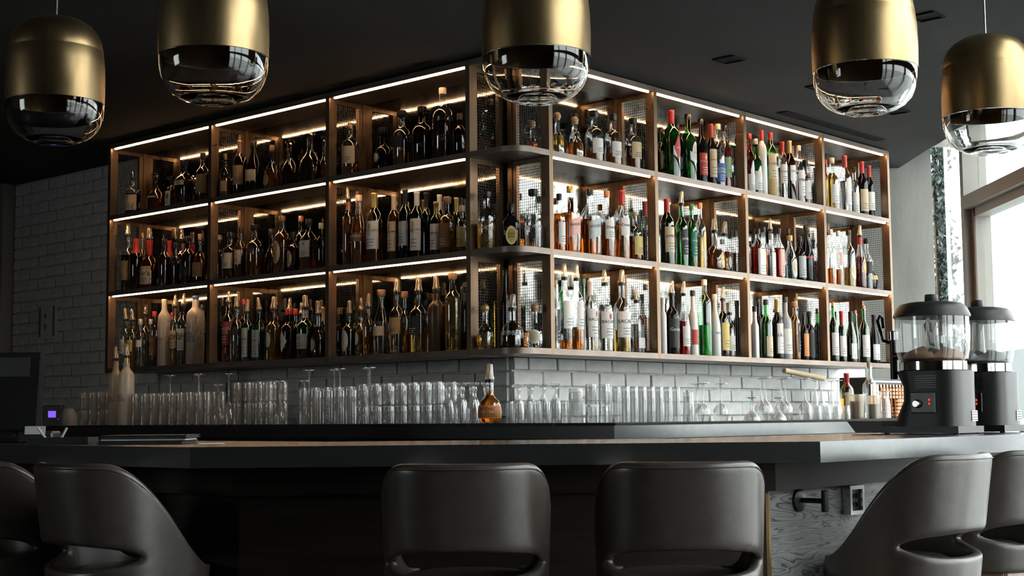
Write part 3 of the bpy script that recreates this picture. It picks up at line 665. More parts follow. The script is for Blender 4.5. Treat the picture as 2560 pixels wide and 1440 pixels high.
('R2','T',1.272,0.085,0.089,0.353,'std','green','green',0.8,'rD:.25:.72:35','tall:red','CYNAR'),
('R2','T',1.450,0.175,0.050,0.324,'std','clear','dark',0.6,'-','screw:black','-'),
('R2','T',1.420,0.085,0.082,0.355,'std','green','green',0.8,'wO:.28:.62:35','screw:black','CYNAR'),
('R2','T',1.534,0.085,0.064,0.347,'std','black','dark',0.8,'r:.15:.5:50','screw:black','RAMAZZOTTI'),
('R2','T',1.627,0.085,0.057,0.334,'wine','black','dark',0.8,'c:.15:.62:50','tall:red','DUBONNET'),
('R2','T',1.693,0.085,0.070,0.344,'std','clear','clear',0.7,'b:.1:.4:60','screw:cream','ROMANA|SAMBUCA'),
('R2','T',1.762,0.085,0.062,0.347,'std','clear','red',0.7,'gn:.2:.52:50','screw:black','-'),
('R3','T',2.014,0.175,0.039,0.327,'std','green','green',0.7,'-','screw:black','-'),
('R3','T',2.127,0.175,0.040,0.343,'std','red','red',0.6,'-','screw:red','-'),
('R3','T',2.056,0.085,0.065,0.315,'wine','green','green',0.8,'w:.1:.45:55','screw:silver','-'),
('R3','T',1.995,0.085,0.052,0.336,'std','red','red',0.7,'w:.05:.35:55','screw:red','-'),
('R3','T',2.119,0.085,0.055,0.372,'tall','white','white',0.8,'-','tall:red','-'),
('R3','T',2.211,0.085,0.064,0.372,'tall','green','straw',0.8,'c:.28:.68:70','tall:red','LUXARDO'),
('R3','T',2.334,0.085,0.052,0.337,'tall','clear','clear',0.6,'w:.3:.62:60','tall:red','LUXARDO'),
('R3','T',2.412,0.085,0.063,0.354,'std','red','dred',0.85,'w:.35:.6:50','tall:gold','CAMPARI'),
('R3','T',2.511,0.085,0.064,0.340,'std','clear','clear',0.6,'w:.15:.6:55','screw:cream',"PIMM'S"),
('R3','T',2.578,0.085,0.064,0.262,'std','clear','red',0.6,'w:.15:.6:40','stop:black','-'),
('R4','T',2.969,0.175,0.036,0.329,'std','red','red',0.7,'-','screw:red','-'),
('R4','T',2.885,0.085,0.075,0.317,'wine','clear','gold',0.8,'w:.15:.52:60','screw:cream','-'),
('R4','T',3.039,0.085,0.072,0.351,'wine','clear','clear',0.6,'w:.15:.62:45','tall:red','-'),
('R4','T',3.151,0.085,0.053,0.293,'wine','clear','clear',0.6,'w:.05:.5:60','screw:black','-'),
('R4','T',3.248,0.085,0.068,0.341,'wine','black','dark',0.8,'c:.1:.5:60','tall:red','-'),
('R4','T',3.338,0.085,0.061,0.328,'wine','black','dark',0.8,'w:.15:.5:60','tall:red','-'),
('R1','M',0.383,0.085,0.055,0.272,'std','clear','amber',0.75,'w:.15:.55:45','screw:black','-'),
('R1','M',0.462,0.085,0.085,0.317,'sq','clear','amber',0.68,'pS:.3:.55:60','screw:gold','WALKER'),
('R1','M',0.608,0.085,0.090,0.319,'sq','clear','amber',0.62,'gyS:.3:.58:60','screw:black','WALKER'),
('R1','M',0.736,0.085,0.068,0.324,'std','clear','brown',0.55,'w:.3:.62:48','screw:copper',"Dewar's"),
('R1','M',0.851,0.085,0.075,0.340,'std','clear','amber',0.55,'w:.35:.68:45','tall:red',"Dewar's"),
('R1','M',0.971,0.175,0.043,0.308,'std','clear','brown',0.6,'-','screw:gold','-'),
('R1','M',0.955,0.085,0.074,0.246,'std','clear','brown',0.6,'y:.15:.55:48','cork','-'),
('R2','M',1.161,0.175,0.044,0.328,'std','clear','dark',0.6,'-','tall:red','-'),
('R2','M',1.220,0.085,0.072,0.339,'std','green','dark',0.85,'c:.2:.58:52','tall:red','JAMESON'),
('R2','M',1.346,0.085,0.063,0.394,'std','green','clear',0.6,'k:.2:.62:55','pour','JAMESON'),
('R2','M',1.435,0.085,0.053,0.335,'std','green','green',0.8,'dg:.2:.62:52','screw:green','JAMESON'),
('R2','M',1.511,0.085,0.060,0.348,'std','clear','gold',0.55,'cO:.25:.62:30','screw:copper','-'),
('R2','M',1.663,0.100,0.103,0.285,'round','clear','brown',0.6,'cO:.1:.75:30','pour','CROWN'),
('R2','M',1.755,0.100,0.076,0.278,'round','clear','brown',0.6,'kO:.08:.7:30','pour','CROWN'),
('R3','M',1.973,0.175,0.039,0.252,'std','clear','dark',0.6,'-','screw:black','-'),
('R3','M',2.055,0.085,0.078,0.264,'sq','clear','red',0.7,'w:.05:.75:55','screw:black','-'),
('R3','M',2.261,0.175,0.049,0.301,'std','clear','amber',0.6,'-','screw:black','-'),
('R3','M',2.334,0.175,0.049,0.360,'std','clear','gold',0.6,'-','pour','-'),
('R3','M',2.192,0.085,0.044,0.248,'sq','clear','clear',0.6,'w:.05:.7:55','screw:silver','-'),
('R3','M',2.273,0.085,0.058,0.286,'sq','clear','red',0.7,'p:.08:.68:55','screw:black','-'),
('R3','M',2.389,0.085,0.074,0.257,'cone','clear','blue',0.4,'wO:.08:.58:36','screw:gold','-'),
('R3','M',2.524,0.175,0.055,0.316,'std','black','dark',0.7,'-','screw:black','-'),
('R3','M',2.495,0.085,0.068,0.262,'std','black','dark',0.85,'gy:.1:.6:48','screw:black','-'),
('R3','M',2.571,0.085,0.078,0.329,'cone','black','dark',0.8,'r:.45:.56:52','screw:black','BAILEYS'),
('R4','M',2.982,0.175,0.043,0.398,'std','clear','clear',0.6,'-','pour','-'),
('R4','M',2.847,0.085,0.051,0.332,'tall','clear','amber',0.35,'wO:.15:.4:40','screw:silver','-'),
('R4','M',2.935,0.085,0.049,0.331,'tall','clear','amber',0.35,'p:.4:.65:30','screw:silver','-'),
('R4','M',3.060,0.085,0.071,0.347,'std','clear','gold',0.4,'wO:.15:.5:42','screw:black','-'),
('R4','M',3.194,0.085,0.067,0.393,'cone','clear','dred',0.65,'oO:.3:.66:36','pourr:red','-'),
('R4','M',3.273,0.083,0.063,0.316,'std','clear','clear',0.6,'k:.35:.75:50','stop:black','-'),
('R4','M',3.349,0.102,0.089,0.191,'ball','black','dark',0.9,'yB:.4:.55:80','screw:gold','-'),
('R1','B',0.352,0.085,0.036,0.317,'sq','clear','clear',0.6,'k:.1:.8:30','cork','-'),
('R1','B',0.414,0.085,0.069,0.398,'tall','clear','amber',0.15,'w:.3:.75:40','pour','-'),
('R1','B',0.501,0.085,0.064,0.400,'tall','clear','amber',0.35,'w:.3:.75:40','pour','-'),
('R1','B',0.660,0.175,0.036,0.351,'std','green','green',0.7,'-','screw:green','-'),
('R1','B',0.602,0.085,0.067,0.333,'std','clear','clear',0.75,'w:.2:.65:60','tall:white','BACARDI'),
('R1','B',0.711,0.085,0.072,0.390,'std','clear','clear',0.75,'w:.2:.65:60','pour','BACARDI'),
('R1','B',0.841,0.085,0.082,0.400,'std','clear','gold',0.35,'w:.22:.65:60','pour','BACARDI'),
('R1','B',0.957,0.085,0.070,0.322,'sq','clear','clear',0.6,'w:.1:.3:40','pour','-'),
('R2','B',1.152,0.175,0.044,0.353,'std','clear','brown',0.6,'-','screw:brown','-'),
('R2','B',1.171,0.085,0.036,0.281,'tall','white','white',0.8,'-','screw:silver','-'),
('R2','B',1.248,0.085,0.072,0.373,'std','black','dark',0.85,'kT:.12:.65:55','pour',"Gosling's"),
('R2','B',1.351,0.085,0.060,0.378,'cone','clear','red',0.6,'w:.15:.55:45','pour','-'),
('R2','B',1.431,0.085,0.047,0.334,'wine','white','white',0.8,'r:.18:.42:50','screw:black','-'),
('R2','B',1.536,0.085,0.070,0.396,'tall','lgreen','lgreen',0.45,'-','screw:cream','-'),
('R2','B',1.629,0.085,0.056,0.325,'cone','white','white',0.8,'-','screw:white','MALIBU'),
('R2','B',1.704,0.085,0.063,0.372,'std','brown','dark',0.85,'y:.12:.6:50','pour','-'),
('R2','B',1.765,0.085,0.055,0.301,'std','clear','clear',0.6,'w:.15:.5:55','pour','-'),
('R3','B',2.008,0.085,0.039,0.282,'sq','white','white',0.9,'-','screw:black','-'),
('R3','B',2.189,0.175,0.048,0.336,'std','black','dark',0.8,'-','screw:black','-'),
('R3','B',2.122,0.085,0.067,0.325,'wine','green','lgreen',0.8,'c:.05:.4:50','screw:black','-'),
('R3','B',2.237,0.085,0.062,0.333,'wine','black','dark',0.8,'w:.1:.62:55','tall:gold','LILLET'),
('R3','B',2.325,0.085,0.064,0.349,'wine','gyblue','gyblue',0.8,'w:.1:.52:55','screw:black','-'),
('R3','B',2.422,0.085,0.058,0.328,'tall','gold','gold',0.8,'k:.15:.75:22','stop:wood','-'),
('R3','B',2.590,0.175,0.041,0.367,'std','clear','brown',0.6,'-','pour','-'),
('R3','B',2.516,0.085,0.054,0.272,'std','black','dark',0.85,'o:.1:.6:45','screw:black','-'),
('R3','B',2.578,0.085,0.064,0.281,'std','black','dark',0.85,'kT:.08:.65:45','screw:black','-'),
('R4','B',2.850,0.085,0.058,0.348,'wine','green','dark',0.85,'w:.12:.52:62','cork','-'),
('R4','B',2.945,0.085,0.052,0.301,'wine','green','dark',0.85,'w:.12:.52:62','tall:red','-'),
('R4','B',3.055,0.085,0.066,0.304,'burg','green','dark',0.85,'w:.08:.38:48','tall:black','-'),
('R4','B',3.279,0.175,0.053,0.327,'burg','green','dark',0.8,'-','cork','-'),
('R4','B',3.218,0.085,0.062,0.348,'wine','green','dark',0.85,'w:.12:.52:62','cork','-'),
('R4','B',3.339,0.085,0.063,0.299,'burg','black','dark',0.85,'w:.08:.4:60','tall:black','-')]
GLASSES = [
('shot', -0.375, 2.797, 1.124, 0.088, 0.0207, 'leftmost cluster', 0, 0, 4),
('shot', -0.375, 2.716, 1.124, 0.088, 0.0207, 'leftmost cluster', 0, 1, 4),
('shot', -0.375, 2.635, 1.124, 0.088, 0.0207, 'leftmost cluster', 0, 2, 4),
('shot', -0.375, 2.559, 1.124, 0.088, 0.0207, 'leftmost cluster', 0, 3, 4),
('shot', -0.29, 2.797, 1.124, 0.088, 0.0207, 'leftmost cluster', 1, 0, 4),
('shot', -0.29, 2.716, 1.124, 0.088, 0.0207, 'leftmost cluster', 1, 1, 4),
('shot', -0.29, 2.635, 1.124, 0.088, 0.0207, 'leftmost cluster', 1, 2, 4),
('shot', -0.29, 2.559, 1.124, 0.088, 0.0207, 'leftmost cluster', 1, 3, 4),
('shot', -0.375, 2.797, 1.213, 0.088, 0.0207, 'leftmost cluster', 0, 0, 4),
('shot', -0.375, 2.716, 1.213, 0.088, 0.0207, 'leftmost cluster', 0, 1, 4),
('shot', -0.375, 2.635, 1.213, 0.088, 0.0207, 'leftmost cluster', 0, 2, 4),
('shot', -0.375, 2.559, 1.213, 0.088, 0.0207, 'leftmost cluster', 0, 3, 4),
('shot', -0.29, 2.797, 1.213, 0.088, 0.0207, 'leftmost cluster', 1, 0, 4),
('shot', -0.29, 2.716, 1.213, 0.088, 0.0207, 'leftmost cluster', 1, 1, 4),
('shot', -0.29, 2.635, 1.213, 0.088, 0.0207, 'leftmost cluster', 1, 2, 4),
('shot', -0.29, 2.559, 1.213, 0.088, 0.0207, 'leftmost cluster', 1, 3, 4),
('highball', -0.375, 2.312, 1.124, 0.161, 0.0215, 'row beside frosted bottles', 0, 0, 9),
('highball', -0.375, 2.233, 1.124, 0.161, 0.0215, 'row beside frosted bottles', 0, 1, 9),
('highball', -0.375, 2.152, 1.124, 0.161, 0.0215, 'row beside frosted bottles', 0, 2, 9),
('highball', -0.375, 2.071, 1.124, 0.161, 0.0215, 'row beside frosted bottles', 0, 3, 9),
('highball', -0.375, 1.993, 1.124, 0.161, 0.0215, 'row beside frosted bottles', 0, 4, 9),
('highball', -0.375, 1.918, 1.124, 0.161, 0.0215, 'row beside frosted bottles', 0, 5, 9),
('highball', -0.375, 1.841, 1.124, 0.161, 0.0215, 'row beside frosted bottles', 0, 6, 9),
('highball', -0.375, 1.766, 1.124, 0.161, 0.0215, 'row beside frosted bottles', 0, 7, 9),
('highball', -0.375, 1.695, 1.124, 0.161, 0.0215, 'row beside frosted bottles', 0, 8, 9),
('highball', -0.29, 2.312, 1.124, 0.161, 0.0215, 'row beside frosted bottles', 1, 0, 9),
('highball', -0.29, 2.233, 1.124, 0.161, 0.0215, 'row beside frosted bottles', 1, 1, 9),
('highball', -0.29, 2.152, 1.124, 0.161, 0.0215, 'row beside frosted bottles', 1, 2, 9),
('highball', -0.29, 2.071, 1.124, 0.161, 0.0215, 'row beside frosted bottles', 1, 3, 9),
('highball', -0.29, 1.993, 1.124, 0.161, 0.0215, 'row beside frosted bottles', 1, 4, 9),
('highball', -0.29, 1.918, 1.124, 0.161, 0.0215, 'row beside frosted bottles', 1, 5, 9),
('highball', -0.29, 1.841, 1.124, 0.161, 0.0215, 'row beside frosted bottles', 1, 6, 9),
('highball', -0.29, 1.766, 1.124, 0.161, 0.0215, 'row beside frosted bottles', 1, 7, 9),
('highball', -0.29, 1.695, 1.124, 0.161, 0.0215, 'row beside frosted bottles', 1, 8, 9),
('wine', -0.205, 2.248, 1.124, 0.257, 0.0341, 'line behind the long highball row', 2, 0, 4),
('wine', -0.13, 2.107, 1.124, 0.257, 0.0341, 'line behind the long highball row', 2, 1, 4),
('wine', -0.205, 1.998, 1.124, 0.257, 0.0341, 'line behind the long highball row', 2, 2, 4),
('wine', -0.13, 1.85, 1.124, 0.257, 0.0341, 'line behind the long highball row', 2, 3, 4),
('wine', -0.349, 1.643, 1.124, 0.194, 0.033, 'spot right of the long highball row', 0, 0, 1),
('rocks', -0.375, 1.462, 1.124, 0.11, 0.0242, 'narrow left stack', 0, 0, 4),
('rocks', -0.375, 1.379, 1.124, 0.11, 0.0242, 'narrow left stack', 0, 1, 4),
('rocks', -0.375, 1.298, 1.124, 0.11, 0.0242, 'narrow left stack', 0, 2, 4),
('rocks', -0.375, 1.221, 1.124, 0.11, 0.0242, 'narrow left stack', 0, 3, 4),
('rocks', -0.29, 1.462, 1.124, 0.11, 0.0242, 'narrow left stack', 1, 0, 4),
('rocks', -0.29, 1.379, 1.124, 0.11, 0.0242, 'narrow left stack', 1, 1, 4),
('rocks', -0.29, 1.298, 1.124, 0.11, 0.0242, 'narrow left stack', 1, 2, 4),
('rocks', -0.29, 1.221, 1.124, 0.11, 0.0242, 'narrow left stack', 1, 3, 4),
('rocks', -0.375, 1.462, 1.235, 0.089, 0.0242, 'narrow left stack', 0, 0, 4),
('rocks', -0.375, 1.379, 1.235, 0.089, 0.0242, 'narrow left stack', 0, 1, 4),
('rocks', -0.375, 1.298, 1.235, 0.089, 0.0242, 'narrow left stack', 0, 2, 4),
('rocks', -0.375, 1.221, 1.235, 0.089, 0.0242, 'narrow left stack', 0, 3, 4),
('rocks', -0.29, 1.462, 1.235, 0.089, 0.0242, 'narrow left stack', 1, 0, 4),
('rocks', -0.29, 1.379, 1.235, 0.089, 0.0242, 'narrow left stack', 1, 1, 4),
('rocks', -0.29, 1.298, 1.235, 0.089, 0.0242, 'narrow left stack', 1, 2, 4),
('rocks', -0.29, 1.221, 1.235, 0.089, 0.0242, 'narrow left stack', 1, 3, 4),
('wine', -0.375, 1.142, 1.124, 0.2, 0.033, 'pair left of the centre highballs', 0, 0, 2),
('wine', -0.3, 1.056, 1.124, 0.2, 0.033, 'pair left of the centre highballs', 0, 1, 2),
('highball', -0.375, 0.977, 1.124, 0.165, 0.0246, 'centre block', 0, 0, 5),
('highball', -0.375, 0.897, 1.124, 0.165, 0.0246, 'centre block', 0, 1, 5),
('highball', -0.375, 0.818, 1.124, 0.165, 0.0246, 'centre block', 0, 2, 5),
('highball', -0.375, 0.74, 1.124, 0.165, 0.0246, 'centre block', 0, 3, 5),
('highball', -0.375, 0.663, 1.124, 0.165, 0.0246, 'centre block', 0, 4, 5),
('highball', -0.29, 0.977, 1.124, 0.165, 0.0246, 'centre block', 1, 0, 5),
('highball', -0.29, 0.897, 1.124, 0.165, 0.0246, 'centre block', 1, 1, 5),
('highball', -0.29, 0.818, 1.124, 0.165, 0.0246, 'centre block', 1, 2, 5),
('highball', -0.29, 0.74, 1.124, 0.165, 0.0246, 'centre block', 1, 3, 5),
('highball', -0.29, 0.663, 1.124, 0.165, 0.0246, 'centre block', 1, 4, 5),
('wine', -0.197, 1.145, 1.124, 0.254, 0.033, 'line behind the centre block', 2, 0, 5),
('wine', -0.122, 1.053, 1.124, 0.254, 0.033, 'line behind the centre block', 2, 1, 5),
('wine', -0.197, 0.927, 1.124, 0.254, 0.033, 'line behind the centre block', 2, 2, 5),
('wine', -0.122, 0.818, 1.124, 0.254, 0.033, 'line behind the centre block', 2, 3, 5),
('wine', -0.197, 0.724, 1.124, 0.254, 0.033, 'line behind the centre block', 2, 4, 5),
('rocks', -0.375, 0.58, 1.124, 0.081, 0.0252, 'wide stack beside amber bottle', 0, 0, 7),
('rocks', -0.375, 0.499, 1.124, 0.081, 0.0252, 'wide stack beside amber bottle', 0, 1, 7),
('rocks', -0.375, 0.421, 1.124, 0.081, 0.0252, 'wide stack beside amber bottle', 0, 2, 7),
('rocks', -0.375, 0.342, 1.124, 0.081, 0.0252, 'wide stack beside amber bottle', 0, 3, 7),
('rocks', -0.375, 0.265, 1.124, 0.081, 0.0252, 'wide stack beside amber bottle', 0, 4, 7),
('rocks', -0.375, 0.191, 1.124, 0.081, 0.0252, 'wide stack beside amber bottle', 0, 5, 7),
('rocks', -0.375, 0.12, 1.124, 0.081, 0.0252, 'wide stack beside amber bottle', 0, 6, 7),
('rocks', -0.29, 0.58, 1.124, 0.081, 0.0252, 'wide stack beside amber bottle', 1, 0, 7),
('rocks', -0.29, 0.499, 1.124, 0.081, 0.0252, 'wide stack beside amber bottle', 1, 1, 7),
('rocks', -0.29, 0.421, 1.124, 0.081, 0.0252, 'wide stack beside amber bottle', 1, 2, 7),
('rocks', -0.29, 0.342, 1.124, 0.081, 0.0252, 'wide stack beside amber bottle', 1, 3, 7),
('rocks', -0.29, 0.265, 1.124, 0.081, 0.0252, 'wide stack beside amber bottle', 1, 4, 7),
('rocks', -0.29, 0.191, 1.124, 0.081, 0.0252, 'wide stack beside amber bottle', 1, 5, 7),
('rocks', -0.29, 0.12, 1.124, 0.081, 0.0252, 'wide stack beside amber bottle', 1, 6, 7),
('rocks', -0.375, 0.58, 1.206, 0.092, 0.0252, 'wide stack beside amber bottle', 0, 0, 7),
('rocks', -0.375, 0.499, 1.206, 0.092, 0.0252, 'wide stack beside amber bottle', 0, 1, 7),
('rocks', -0.375, 0.421, 1.206, 0.092, 0.0252, 'wide stack beside amber bottle', 0, 2, 7),
('rocks', -0.375, 0.342, 1.206, 0.092, 0.0252, 'wide stack beside amber bottle', 0, 3, 7),
('rocks', -0.375, 0.265, 1.206, 0.092, 0.0252, 'wide stack beside amber bottle', 0, 4, 7),
('rocks', -0.375, 0.191, 1.206, 0.092, 0.0252, 'wide stack beside amber bottle', 0, 5, 7),
('rocks', -0.375, 0.12, 1.206, 0.092, 0.0252, 'wide stack beside amber bottle', 0, 6, 7),
('rocks', -0.29, 0.58, 1.206, 0.092, 0.0252, 'wide stack beside amber bottle', 1, 0, 7),
('rocks', -0.29, 0.499, 1.206, 0.092, 0.0252, 'wide stack beside amber bottle', 1, 1, 7),
('rocks', -0.29, 0.421, 1.206, 0.092, 0.0252, 'wide stack beside amber bottle', 1, 2, 7),
('rocks', -0.29, 0.342, 1.206, 0.092, 0.0252, 'wide stack beside amber bottle', 1, 3, 7),
('rocks', -0.29, 0.265, 1.206, 0.092, 0.0252, 'wide stack beside amber bottle', 1, 4, 7),
('rocks', -0.29, 0.191, 1.206, 0.092, 0.0252, 'wide stack beside amber bottle', 1, 5, 7),
('rocks', -0.29, 0.12, 1.206, 0.092, 0.0252, 'wide stack beside amber bottle', 1, 6, 7),
('goblet', -0.375, 0.058, 1.124, 0.166, 0.0247, 'trio beside amber bottle', 0, 0, 3),
('goblet', -0.375, -0.011, 1.124, 0.166, 0.0247, 'trio beside amber bottle', 0, 1, 3),
('goblet', -0.375, -0.078, 1.124, 0.166, 0.0247, 'trio beside amber bottle', 0, 2, 3),
('goblet', -0.29, 0.058, 1.124, 0.166, 0.0247, 'trio beside amber bottle', 1, 0, 3),
('goblet', -0.29, -0.011, 1.124, 0.166, 0.0247, 'trio beside amber bottle', 1, 1, 3),
('goblet', -0.29, -0.078, 1.124, 0.166, 0.0247, 'trio beside amber bottle', 1, 2, 3),
('tumbler', -0.375, -0.282, 1.124, 0.085, 0.0173, 'low row right of amber bottle', 0, 0, 7),
('tumbler', -0.375, -0.331, 1.124, 0.085, 0.0173, 'low row right of amber bottle', 0, 1, 7),
('tumbler', -0.375, -0.379, 1.124, 0.085, 0.0173, 'low row right of amber bottle', 0, 2, 7),
('tumbler', -0.375, -0.426, 1.124, 0.085, 0.0173, 'low row right of amber bottle', 0, 3, 7),
('tumbler', -0.375, -0.473, 1.124, 0.085, 0.0173, 'low row right of amber bottle', 0, 4, 7),
('tumbler', -0.375, -0.52, 1.124, 0.085, 0.0173, 'low row right of amber bottle', 0, 5, 7),
('tumbler', -0.375, -0.565, 1.124, 0.085, 0.0173, 'low row right of amber bottle', 0, 6, 7),
('goblet', -0.282, -0.245, 1.124, 0.155, 0.0239, 'line behind the low tumblers', 1, 0, 4),
('goblet', -0.282, -0.312, 1.124, 0.155, 0.0239, 'line behind the low tumblers', 1, 1, 4),
('goblet', -0.282, -0.377, 1.124, 0.155, 0.0239, 'line behind the low tumblers', 1, 2, 4),
('goblet', -0.282, -0.441, 1.124, 0.155, 0.0239, 'line behind the low tumblers', 1, 3, 4),
('mug', -0.324, -0.579, 1.124, 0.131, 0.0287, 'spot at the ledge corner', 1, 0, 1),
('rocks', -0.341, -0.667, 1.124, 0.068, 0.0229, 'stack at the ledge corner', 0, 0, 2),
('rocks', -0.341, -0.731, 1.124, 0.068, 0.0229, 'stack at the ledge corner', 0, 1, 2),
('rocks', -0.341, -0.667, 1.193, 0.077, 0.0229, 'stack at the ledge corner', 0, 0, 2),
('rocks', -0.341, -0.731, 1.193, 0.077, 0.0229, 'stack at the ledge corner', 0, 1, 2),
('highball', -0.283, -0.79, 1.124, 0.136, 0.0154, 'tall right row', 0, 0, 7),
('highball', -0.231, -0.79, 1.124, 0.136, 0.0154, 'tall right row', 0, 1, 7),
('highball', -0.178, -0.79, 1.124, 0.136, 0.0154, 'tall right row', 0, 2, 7),
('highball', -0.124, -0.79, 1.124, 0.136, 0.0154, 'tall right row', 0, 3, 7),
('highball', -0.07, -0.79, 1.124, 0.136, 0.0154, 'tall right row', 0, 4, 7),
('highball', -0.014, -0.79, 1.124, 0.136, 0.0154, 'tall right row', 0, 5, 7),
('highball', 0.042, -0.79, 1.124, 0.136, 0.0154, 'tall right row', 0, 6, 7),
('highball', -0.283, -0.705, 1.124, 0.136, 0.0154, 'tall right row', 1, 0, 7),
('highball', -0.231, -0.705, 1.124, 0.136, 0.0154, 'tall right row', 1, 1, 7),
('highball', -0.178, -0.705, 1.124, 0.136, 0.0154, 'tall right row', 1, 2, 7),
('highball', -0.124, -0.705, 1.124, 0.136, 0.0154, 'tall right row', 1, 3, 7),
('highball', -0.07, -0.705, 1.124, 0.136, 0.0154, 'tall right row', 1, 4, 7),
('highball', -0.014, -0.705, 1.124, 0.136, 0.0154, 'tall right row', 1, 5, 7),
('highball', 0.042, -0.705, 1.124, 0.136, 0.0154, 'tall right row', 1, 6, 7),
('tumbler', 0.123, -0.79, 1.124, 0.115, 0.025, 'spot right of the tall row', 0, 0, 1),
('wine', 0.332, -0.714, 1.124, 0.159, 0.033, 'trio before the white bricks', 1, 0, 3),
('wine', 0.399, -0.638, 1.124, 0.159, 0.033, 'trio before the white bricks', 1, 1, 3),
('wine', 0.467, -0.713, 1.124, 0.159, 0.033, 'trio before the white bricks', 1, 2, 3),
('martini', 0.59, -0.79, 1.124, 0.1, 0.033, 'coupe line on the right ledge', 0, 0, 4),
('martini', 0.693, -0.715, 1.124, 0.1, 0.033, 'coupe line on the right ledge', 0, 1, 4),
('martini', 0.799, -0.79, 1.124, 0.1, 0.033, 'coupe line on the right ledge', 0, 2, 4),
('martini', 0.908, -0.715, 1.124, 0.1, 0.033, 'coupe line on the right ledge', 0, 3, 4),
('wine', 0.966, -0.62, 1.124, 0.193, 0.033, 'line behind the coupes', 2, 0, 5),
('wine', 1.05, -0.545, 1.124, 0.193, 0.033, 'line behind the coupes', 2, 1, 5),
('wine', 1.136, -0.62, 1.124, 0.193, 0.033, 'line behind the coupes', 2, 2, 5),
('wine', 1.223, -0.545, 1.124, 0.193, 0.033, 'line behind the coupes', 2, 3, 5),
('wine', 1.309, -0.62, 1.124, 0.193, 0.033, 'line behind the coupes', 2, 4, 5),
('flute', 1.329, -0.696, 1.124, 0.184, 0.024, 'tall stem line on right ledge', 1, 0, 4),
('flute', 1.403, -0.621, 1.124, 0.184, 0.024, 'tall stem line on right ledge', 1, 1, 4),
('flute', 1.478, -0.696, 1.124, 0.184, 0.024, 'tall stem line on right ledge', 1, 2, 4),
('flute', 1.554, -0.621, 1.124, 0.184, 0.024, 'tall stem line on right ledge', 1, 3, 4),
('tumbler', 1.04, -0.79, 1.124, 0.064, 0.0201, 'low row on the right ledge', 0, 0, 5),
('tumbler', 1.124, -0.79, 1.124, 0.064, 0.0201, 'low row on the right ledge', 0, 1, 5),
('tumbler', 1.209, -0.79, 1.124, 0.064, 0.0201, 'low row on the right ledge', 0, 2, 5),
('tumbler', 1.296, -0.79, 1.124, 0.064, 0.0201, 'low row on the right ledge', 0, 3, 5),
('tumbler', 1.384, -0.79, 1.124, 0.064, 0.0201, 'low row on the right ledge', 0, 4, 5)]
GLN = dict(clear='clear', green='green glass', black='black', brown='brown glass', amber='amber glass', blue='pale blue', yell='yellowish', red='red', lgreen='bright green', gold='golden', frost='frosted', fbrown='frosted brown', white='white', gyblue='grey-blue')
LQN = dict(amber='amber-filled', brown='brown-filled', dark='dark-filled', gold='gold-filled', red='red-filled', dred='deep red', green='green', lgreen='bright green', blue='pale blue', clear='clear', straw='straw-wrapped')
LBN = dict(c='cream', w='white', k='black', r='red', b='blue', t='tan', y='yellow', o='orange', gy='grey', br='brown', dr='dark red', dg='dark green', gn='green', p='pink')
CPN = dict(screw='cap', tall='capsule', cork='cork', stop='stopper', ball='round stopper', wax='wax seal', waxp='wax seal and pourer', pour='capped pourer', pourr='capped pourer', pours='capped pourer', pourn='capped pourer', glass='glass stopper')
BAYN = dict(L1='left rack end bay', L2='left rack middle bay', L3='left rack bay by corner', R1='right rack bay by corner', R2='right rack second bay', R3='right rack third bay', R4='right rack end bay', K='corner shelves')
ROWN = dict(T='top shelf', M='middle shelf', B='bottom shelf')
ZB = dict(T=2.333, M=1.890, B=1.448)
def look(gl, lq, lab, capk):
    body = LQN.get(lq, GLN[gl]) if gl == 'clear' else (GLN[gl] if lq != 'straw' else 'straw-wrapped green')
    if lab != '-':
        k = lab.split(':')[0]; k = k[:-1] if k[-1].isupper() else k
        return f'{body} bottle, {LBN[k]} label'
    k, _, c = capk.partition(':'); return f'{body} bottle, {(c+" ") if c and c != "glass" else ("glass " if c else "")}{CPN[k]}'
def scr(x, y):      # left-to-right order as seen from the room
    dx, dy = x-CX, y-CY; return (dx*ER[0]+dy*ER[1])/(dx*EF[0]+dy*EF[1])
order = {}
for i, b in enumerate(BOTTLES):
    x, y = (b[3], b[2]) if b[0][0] == 'L' else (b[2], b[3]); order.setdefault((b[0], b[1]), []).append((scr(x, y), i))
rank = {i: k for v in order.values() for k, (_, i) in enumerate(sorted(v))}
for i, (bay, row, s, d, D, h, style, gl, lq, fill, lab, capk, txt) in enumerate(BOTTLES):
    x, y = (d, s) if bay[0] == 'L' else (s, d)
    rz = {'L': -math.pi/2, 'R': 0, 'K': -math.pi/4}[bay[0]]+random.uniform(-.18, .18)*(0 if style == 'sq' else 1)
    t = thing('bottle', f'{look(gl, lq, lab, capk)}, {ordinal(rank[i])} from left, {ROWN[row]}, {BAYN[bay]}', 'bottle', (x, y, ZB[row]+.0003), rz, 'bottles on the racks')
    make_bottle(t, D, h, style, gl, lq, fill, lab, capk, txt, i)

